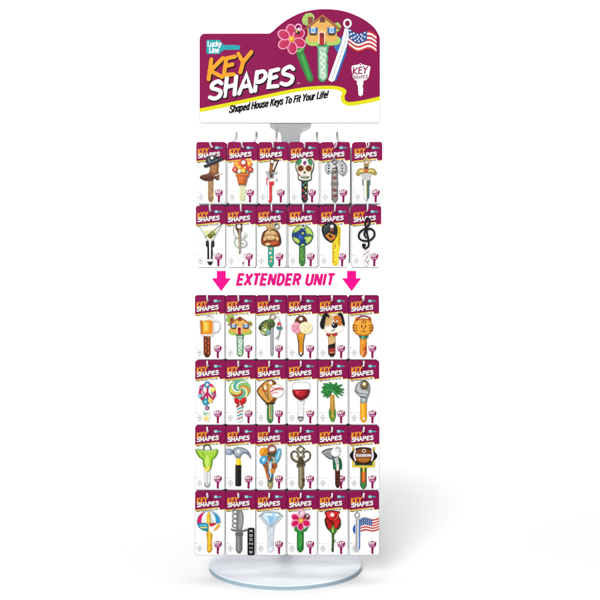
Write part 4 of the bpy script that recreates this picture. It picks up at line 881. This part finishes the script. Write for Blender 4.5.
def k_diamond(a):
    a.comp('key').blade(102, 146, 300, 520, 'd4dee8', 'enamel', 'aab8c4').s('b0c0ce', [(112, 330), (134, 370), (112, 410), (134, 450), (114, 490)], 4).f('eef4f8', E(124, 496, 12, 14)).s('c8d2da', [(88, 320), (98, 350), (100, 400)], 4).s('c8d2da', [(160, 320), (150, 350), (148, 400)], 4)
    a.comp('diamond').f('9fb0bc', [(26, 232), (62, 202), (126, 194), (190, 200), (228, 232), (180, 284), (146, 320), (104, 320), (70, 284)]).f('a8d0ec', [(56, 232), (74, 208), (176, 206), (200, 230), (126, 308)]).f('d8ecfa', [(74, 208), (100, 230), (56, 232)]).f('e6f3fc', [(74, 208), (126, 206), (100, 230)]).f('b8daf2', [(126, 206), (176, 206), (152, 230), (100, 230)]).f('e8f6fe', [(176, 206), (200, 230), (152, 230)]).f('8cc0e4', [(100, 230), (152, 230), (126, 308)]).f('c8e4f6', [(56, 232), (100, 230), (126, 308)]).f('d4dce2', [(34, 236), (52, 236), (118, 312), (104, 312)]).f('d4dce2', [(222, 234), (204, 234), (136, 312), (148, 312)])
    hole(a, 126, 218, 10)
def k_flower(a): flower_art(a, lambda x, y: (364 + (x - 108) * 1.12 * (1 if y < 200 else .2) + 0, 258 + (y - 147) * (1.12 if y < 200 else 1.2)))
def k_flower2(a):
    a.comp('key').blade(338, 386, 330, 518, '1f7a2c', 'enamel', '1a4a20').f('35a043', [(348, 350), (364, 350), (362, 490), (350, 490)], 'enamel', .2).f('2a8a3a', smooth([(314, 344), (322, 300), (350, 320), (362, 340), (404, 330), (430, 286), (426, 320), (404, 354), (340, 358)])).s('6ac05a', [(366, 380), (372, 420), (362, 470)], 6)
    a.comp('flower_petals')
    for ang in (-150, -30, 28, 90, 152):
        g = math.radians(ang); px, py = 364 + 50 * math.cos(g), 264 + 46 * math.sin(g)
        a.f('f2a3c4', E(px, py, 36, 28, ang, 16)); a.f('cf1259', E(px, py, 29, 21, ang, 16), 'enamel', .3)
    a.comp('key_ring_eye').s('f0b8d0', E(366, 204, 24, 26, 0, 18), 12, closed=True)
    a.comp('flower_centre').f('e8a020', star(366, 262, 26, 6, .5)).f('f6d15a', E(366, 262, 10, 10))
    a.comp('bee').s('3a2a30', E(414, 232, 18, 18, 0, 14), 5, closed=True).f('e8e4ea', E(418, 224, 10, 8)).f('2a1c18', E(408, 240, 10, 8, 30)).f('e8b92f', E(408, 240, 4, 7, 30))
def k_rose(a):
    a.comp('key').f('24401e', [(132, 340), (156, 340), (152, 420), (150, 510), (142, 524), (132, 512), (134, 420)]).f('4a7a34', [(138, 360), (146, 360), (144, 490), (138, 490)]).f('3a6a2a', [(152, 430), (166, 420), (152, 446)])
    a.comp('rose').f('7a1014', smooth([(76, 206), (100, 190), (138, 186), (174, 192), (200, 196), (190, 230), (206, 262), (198, 312), (170, 348), (140, 362), (108, 346), (84, 308), (76, 262), (88, 236)])).f('d8262a', smooth([(86, 210), (120, 196), (162, 198), (186, 206), (178, 244), (160, 290), (136, 270), (108, 250)]), 'enamel', .5).f('b81a20', smooth([(88, 262), (108, 256), (134, 296), (134, 340), (108, 330), (92, 302)]), 'enamel', .4).f('c82026', smooth([(192, 250), (198, 300), (170, 334), (146, 340), (150, 300), (174, 262)]), 'enamel', .4).f('f04a48', smooth([(104, 214), (128, 206), (122, 238), (108, 236)])).s('f06a5a', smooth([(150, 262), (178, 238), (188, 206)], False), 7).s('8a1216', smooth([(92, 250), (130, 280), (146, 262), (178, 226)], False), 5)
    hole(a, 138, 218, 15)
    a.comp('sepals').f('3f6a26', smooth([(104, 334), (128, 330), (144, 288), (158, 326), (176, 330), (160, 366), (136, 370)])).f('9ac45a', smooth([(132, 344), (144, 310), (152, 344), (142, 362)]))
    a.f('24301a', smooth([(78, 262), (92, 280), (98, 320), (84, 304)])).f('24301a', smooth([(204, 270), (190, 300), (180, 336), (202, 310)]))
def k_flag(a):
    a.comp('key').f('1f5fae', smooth([(322, 300), (306, 320), (304, 350), (324, 376), (334, 340)])).f('d4d7dc', [(324, 240), (352, 240), (352, 490), (346, 518), (322, 524), (314, 500), (322, 420)], 'metal').f('2f72c0', [(354, 256), (364, 256), (360, 488), (352, 504)]).s('8e949c', [(334, 256), (332, 500)], 5, 'metal').s('f8f8fa', [(344, 256), (343, 490)], 5, 'metal')
    a.comp('key_ring_eye').s('a2a6ac', E(338, 224, 19, 21, 0, 18), 9, 'metal', closed=True)
    a.comp('flag')
    wav = lambda t, o: (366 + 146 * t, 254 - 6 * t + 104 * o * (1 - .12 * t) + 9 * math.sin(t * 6.3 + 3.4))
    for k in range(9):
        top = [wav(i / 12, k / 9) for i in range(13)]; bot = [wav(i / 12, (k + 1) / 9) for i in range(13)]
        a.f('c23a3e' if k % 2 == 0 else 'f2e6e2', top + bot[::-1])
    top = [wav(i / 12 * .62, 0) for i in range(13)]; bot = [wav(i / 12 * .62, .54) for i in range(13)]
    a.f('1f4f94', top + bot[::-1])
    for r in range(4):
        for c in range(5):
            x, y = wav(.06 + c * .115 + (r % 2) * .03, .07 + r * .125); a.f('ffffff', E(x, y, 3.4, 3.4, 0, 6))

KEYS = {
    1: [(k_boot, 'cowboy boot with black hat'), (k_pot, 'flowers in a terracotta pot'), (k_wrench_red, 'red pipe wrench'), (k_sugarskull, 'painted sugar skull'), (k_axe, 'grey double axe with skull'), (k_sword, 'bronze hilted sword')],
    2: [(k_martini, 'martini glass with olives'), (k_guitar, 'silver and brown guitar'), (k_buddha, 'seated laughing buddha'), (k_earth, 'blue and green globe'), (k_tape, 'yellow tape measure'), (k_treble, 'black treble clef')],
    3: [(k_beer, 'foaming beer mug'), (k_house, 'yellow house with red door'), (k_fish, 'green fish with lure'), (k_icecream, 'ice cream cone with two scoops'), (k_dog, 'dog face with black ears'), (k_cat, 'orange tabby cat face')],
    4: [(k_peace, 'flowered peace sign'), (k_lollipop, 'swirled lollipop with red bow'), (k_baseball, 'baseball and leather mitt'), (k_wine, 'glass of red wine'), (k_palm, 'green palm tree'), (k_spanner, 'adjustable wrench with yellow handle')],
    5: [(k_cocktail, 'green frozen cocktail'), (k_hammer, 'claw hammer with black grip'), (k_beads, 'mermaid and seashells'), (k_skeleton, 'antique bronze skeleton key'), (k_golf, 'golf club and ball'), (k_football, 'football on yellow goal post')],
    6: [(k_parasol, 'striped beach ball and yellow shank'), (k_knife, 'grey knuckle knife with black tag'), (k_diamond, 'pale blue diamond'), (k_flower2, 'pink daisy on green stem'), (k_rose, 'red rose'), (k_flag, 'stars and stripes flag')],
}
def art_article(s): return ('an ' if s[0] in 'aeiou' else 'a ') + s

for r in range(1, 7):
    kind = 'u' if r <= 2 else 'l'
    h = 62.0 if kind == 'u' else 64.5
    for c in range(6):
        x0 = COLS[r][c]; y1 = ROWY[r][1]
        ccx = x0 + CW / 2
        fn, what = KEYS[r][c]
        base = at(ccx, y1, 0)
        t = tag(empty('key_card', base), 'white and burgundy hang card with ' + art_article(what) + ' key', 'key card', 'key cards hanging at the front of the rack')
        t.rotation_euler = (0, math.radians(random.uniform(-.25, .25)), math.radians(random.uniform(-1.2, 1.2)))
        com = COMMON[kind]
        for nm in ('backing_card', 'header_print', 'title_lettering', 'logo_print', 'key_emblem', 'printed_badge'):
            if nm == 'key_emblem' and fn is k_knife: continue      # the tag hangs there instead
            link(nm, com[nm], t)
        link('tagline_lettering', com['tagline_lettering'], t, ((-CW / 2 + 1.0) * S, 0, (h - 21.2) * S))
        X0, Y0 = CROPX[c], CROPY[r]
        fx = lambda px, py, X0=X0, Y0=Y0, ccx=ccx, y1=y1: (X0 + px / 8 - ccx, y1 - (Y0 + py / 8))
        a = Art(fx)
        fn(a)
        first = None
        for item in a.comps:
            if len(item) == 3:
                nm, me, (u, v) = item
                link(nm, me, first, (u * S, 0, v * S))
            elif item[1].v:
                me = item[1].mesh(item[0])
                if first is None: first = link('key', me, t)
                else: link(item[0], me, first)
        for k in range(3):
            sp = link('spare_card', SPARE[kind], None, base + Vector(((1.25, .8, .5)[k] * (1 if c < 4 else -1) * S, (1.7 + (.6 if c > 3 else 0) + 3.0 * k) * S, (-.55 if r <= 2 else 0) * S)))
            tag(sp, 'spare card on the peg behind the ' + what + ' card', 'key card', 'spare cards behind the ' + what + ' card')
# ------------------------------------------------------------------ header sign
HD = AXIS - 6
def build_header():
    k = (CAMD + HD) / CAMD
    org = at(290, 124.0, HD)
    t = tag(empty('header_sign', org), 'white and burgundy header board with flower, house and flag keys topping the rack', 'sign')
    fx = lambda px, py: ((px - 290) * k, (124.0 - py) * k)
    def rel(name, pts, m, tt, back=0.0, parent=t):
        R = Relief(); R.poly([fx(*p) for p in pts], m, tt, back); return link(name, R.mesh(name), parent)
    curve = smooth([(269.2, 33.4), (272.6, 31.2), (279, 25.5), (287, 19.6), (300, 13.0), (313, 9.8), (326, 9.0), (340, 10.2), (352, 13.6), (364, 19.4), (374, 27.2), (379.0, 35.0)], False, 5)
    edge = [(199.4, 121.8), (199.4, 40.5), (199.9, 37.0), (201.6, 34.6), (204.2, 33.5), *curve, (379.9, 37.5), (380.0, 121.8), (378.8, 123.2), (200.6, 123.2)]
    R = Relief(); R.poly([fx(*p) for p in edge], mat('fbfbfc', 'paper'), 0.0, -5.0); board = link('board', R.mesh('board'), t)
    rule = smooth([(199.4, 108.6), (225, 103.4), (255, 97.0), (285, 90.6), (304, 87.3), (322, 85.8), (334, 85.9), (342.5, 87.6), (346.6, 91.2), (344.6, 96.2), (345.6, 100.6), (350.0, 102.0), (362, 100.4), (380.0, 96.4)], False, 4)
    low = smooth([(199.4, 112.4), (225, 107.2), (255, 100.6), (285, 94.2), (304, 90.8), (322, 89.3), (333, 89.3), (339.6, 90.6), (342.2, 92.8), (340.8, 97.2), (342.4, 102.8), (349.4, 105.8), (362, 104.2), (380.0, 100.4)], False, 4)
    rel('burgundy_print', [(199.4, 40.5), (199.9, 37.0), (201.6, 34.6), (204.2, 33.5), *curve, (379.9, 37.5), *rule[::-1]], mat('8a1650'), 0.06)
    R = Relief(); R.poly([fx(*p) for p in rule + low[::-1]], mat('e2dc1e'), 0.14)
    link('yellow_rule', R.mesh('yellow_rule'), t)
    R = Relief()
    for dx, dy, mm, m2, tt, sw in ((.8, .9, blackink, blackink, .2, 4.9), (0, 0, orange, whiteink, .34, 4.0)):
        for ch, x, y, hh, ww in (('K', 207.6, 79.4, 19.6, 16.4), ('E', 222.8, 76.2, 18.6, 13.6), ('Y', 236.2, 73.0, 19.0, 15.6)):
            st = GLYPH[ch][0]
            for i, s in enumerate(st): R.stroke([fx(x + dx + px * ww + py * 1.2, y + dy - py * hh - px * ww * .14) for px, py in s], sw * k, mm, tt + .05 * i)
        for ch, x, y, hh, ww in (('S', 209.2, 99.6, 17.0, 13.6), ('H', 224.0, 96.2, 18.0, 13.4), ('A', 238.8, 93.6, 18.2, 14.6), ('P', 254.2, 91.0, 18.6, 13.6), ('E', 267.6, 88.0, 17.6, 12.4), ('S', 280.6, 85.6, 17.6, 14.0)):
            st = GLYPH[ch][0]
            for i, s in enumerate(st): R.stroke([fx(x + dx + px * ww + py * 1.0, y + dy - py * hh - px * ww * .16) for px, py in s], sw * k, m2, tt + .05 * i)
    link('title_lettering', R.mesh('title_lettering'), t)
    u, v = fx(297.4, 84.2)
    link('trademark_lettering', text_mesh('TM', 1.3, whiteink, 0.2, .9, .15, name='trademark_lettering'), t, (u * S, 0, v * S))
    # logo
    R = Relief()
    R.poly([fx(*p) for p in RR(206.4, 40.0, 220.9, 54.0, 1.6)], teal, 0.14)
    R.poly([fx(*p) for p in [(220.9, 44.2), (222.4, 43.4), (224, 45.2)] + [(224 + i * 1.25, 44.4 if i % 2 else 45.6) for i in range(1, 11)] + [(239.2, 45.2), (240.4, 47.2), (239.2, 49.8), (224, 49.8), (222.6, 51.4), (220.9, 51.0)]], teal, 0.14)
    lg = link('logo', R.mesh('logo'), t)
    for word, x, y in (('Lucky', 207.6, 46.4), ('Line', 209.2, 52.6)):
        R = Relief(); sans(R, word, lambda a_, b_: fx(x + a_, y - b_), 5.0, 5.0, .95 * k, whiteink, .26, .06, .05)
        link('logo_lettering', R.mesh('logo_lettering'), lg)
    R = Relief()
    txt = 'Shaped House Keys To Fit Your Life!'; wd = sans_width(txt, .07)
    def place(u, v):
        s = u / 100.0
        return fx(229.0 + u, 112.8 - (16.9 * s - 1.4 * s * s) - v)
    sans(R, txt, place, 6.5, 98.6 / wd, 1.4 * k, blackink, 0.1, .07, .22)
    link('tagline_lettering', R.mesh('tagline_lettering'), t)
    R = Relief()
    R.stroke([fx(*p) for p in [(380.0, 99.5), (380.0, 121.4), (378.8, 122.9), (200.6, 122.9), (199.5, 121.6), (199.5, 112.6)]], .75 * k, mat('c6c9cc', 'enamel'), .1)  # grey line painted for the shaded thickness of the board
    link('edge_shade_line', R.mesh('edge_shade_line'), t)
    # the three keys
    f5 = lambda px, py: fx(270 + px / 5, 10 + py / 5)
    for nm, fn in (('flower_key', flower_art), ('house_key', house_art), ('flag_key', flag_art)):
        a = Art(f5); fn(a); a.build(t, name=nm)
    # white key emblem
    R = Relief()
    hd = smooth([f5(*p) for p in [(408, 284), (424, 276), (444, 272), (452, 266), (462, 272), (484, 278), (502, 284), (498, 306), (494, 332), (480, 350), (446, 354), (420, 348), (412, 322)]], True, 3)
    R.poly(hd, whiteink, 0.16)
    R.poly([f5(*p) for p in [(436, 346), (468, 346), (466, 372), (462, 380), (466, 392), (464, 424), (452, 432), (442, 424), (440, 380), (434, 370)]], whiteink, 0.15)
    em = link('key_emblem', R.mesh('key_emblem'), t)
    R = Relief()
    for ch, x, y, hh, ww in (('K', 414, 322, 34, 26), ('E', 442, 318, 33, 22), ('Y', 466, 316, 32, 26)):
        for i, s in enumerate(GLYPH[ch][0]): R.stroke([f5(x + px * ww, y - py * hh) for px, py in s], 1.25 * k, burg, .26 + .04 * i)
    for i0, ch in enumerate('SHAPES'):
        for i, s in enumerate(GLYPH[ch][0]): R.stroke([f5(416 + i0 * 12.6 + px * 10, 345 - i0 * .7 - py * 16) for px, py in s], .62 * k, burg, .26 + .04 * i)
    R.poly([f5(*p) for p in E(453, 274, 4, 4, 0, 10)], burg, .26)
    link('emblem_lettering', R.mesh('emblem_lettering'), em)
build_header()

# ------------------------------------------------------------------ panel between the two tiers
def build_extender_sign():
    D = -3.0
    k = (CAMD + D) / CAMD
    org = at(288, 294.2, D)
    t = tag(empty('tier_sign', org), 'white strip panel with pink arrows and EXTENDER UNIT lettering between the two card tiers', 'sign')
    fx = lambda px, py: ((px - 288) * k, (294.2 - py) * k)
    R = Relief(); R.poly([fx(*p) for p in RR(197.5, 268.0, 378.5, 295.1, 1.0)], mat('fdfdfd', 'paper'), 0.0, -0.9)
    link('panel', R.mesh('panel'), t)
    bm = bmesh.new()                       # two straps carry the panel back to the pole
    for z in (7.0, 19.0):
        box(bm, -0.045, 0.025, 1.0 * S, 1.9 * S, z * S, (z + 3) * S)
        box(bm, -0.012, 0.004, 1.9 * S, (AXIS + 46) * S, (z + .5) * S, (z + 2.5) * S)
    link('mounting_bracket', bm_mesh(bm, 'mounting_bracket', grey_wire), t)
    pink = mat('ee0a8c')
    for x in (221.3, 351.6):
        R = Relief(); R.poly([fx(*p) for p in [(x - 4.5, 270.9), (x + 4.5, 270.9), (x + 4.5, 278.3), (x + 9.6, 278.3), (x, 291.2), (x - 9.6, 278.3), (x - 4.5, 278.3)]], pink, 0.08)
        link('arrow', R.mesh('arrow'), t)
    R = Relief(); txt = 'EXTENDER UNIT'; wd = sans_width(txt, .09)
    sans(R, txt, lambda u, v: fx(236.2 + u, 285.2 - v), 11.4, 96.6 / wd, 2.75 * k, mat('e0127f'), 0.08, .09, .2, True)
    link('panel_lettering', R.mesh('panel_lettering'), t)
build_extender_sign()
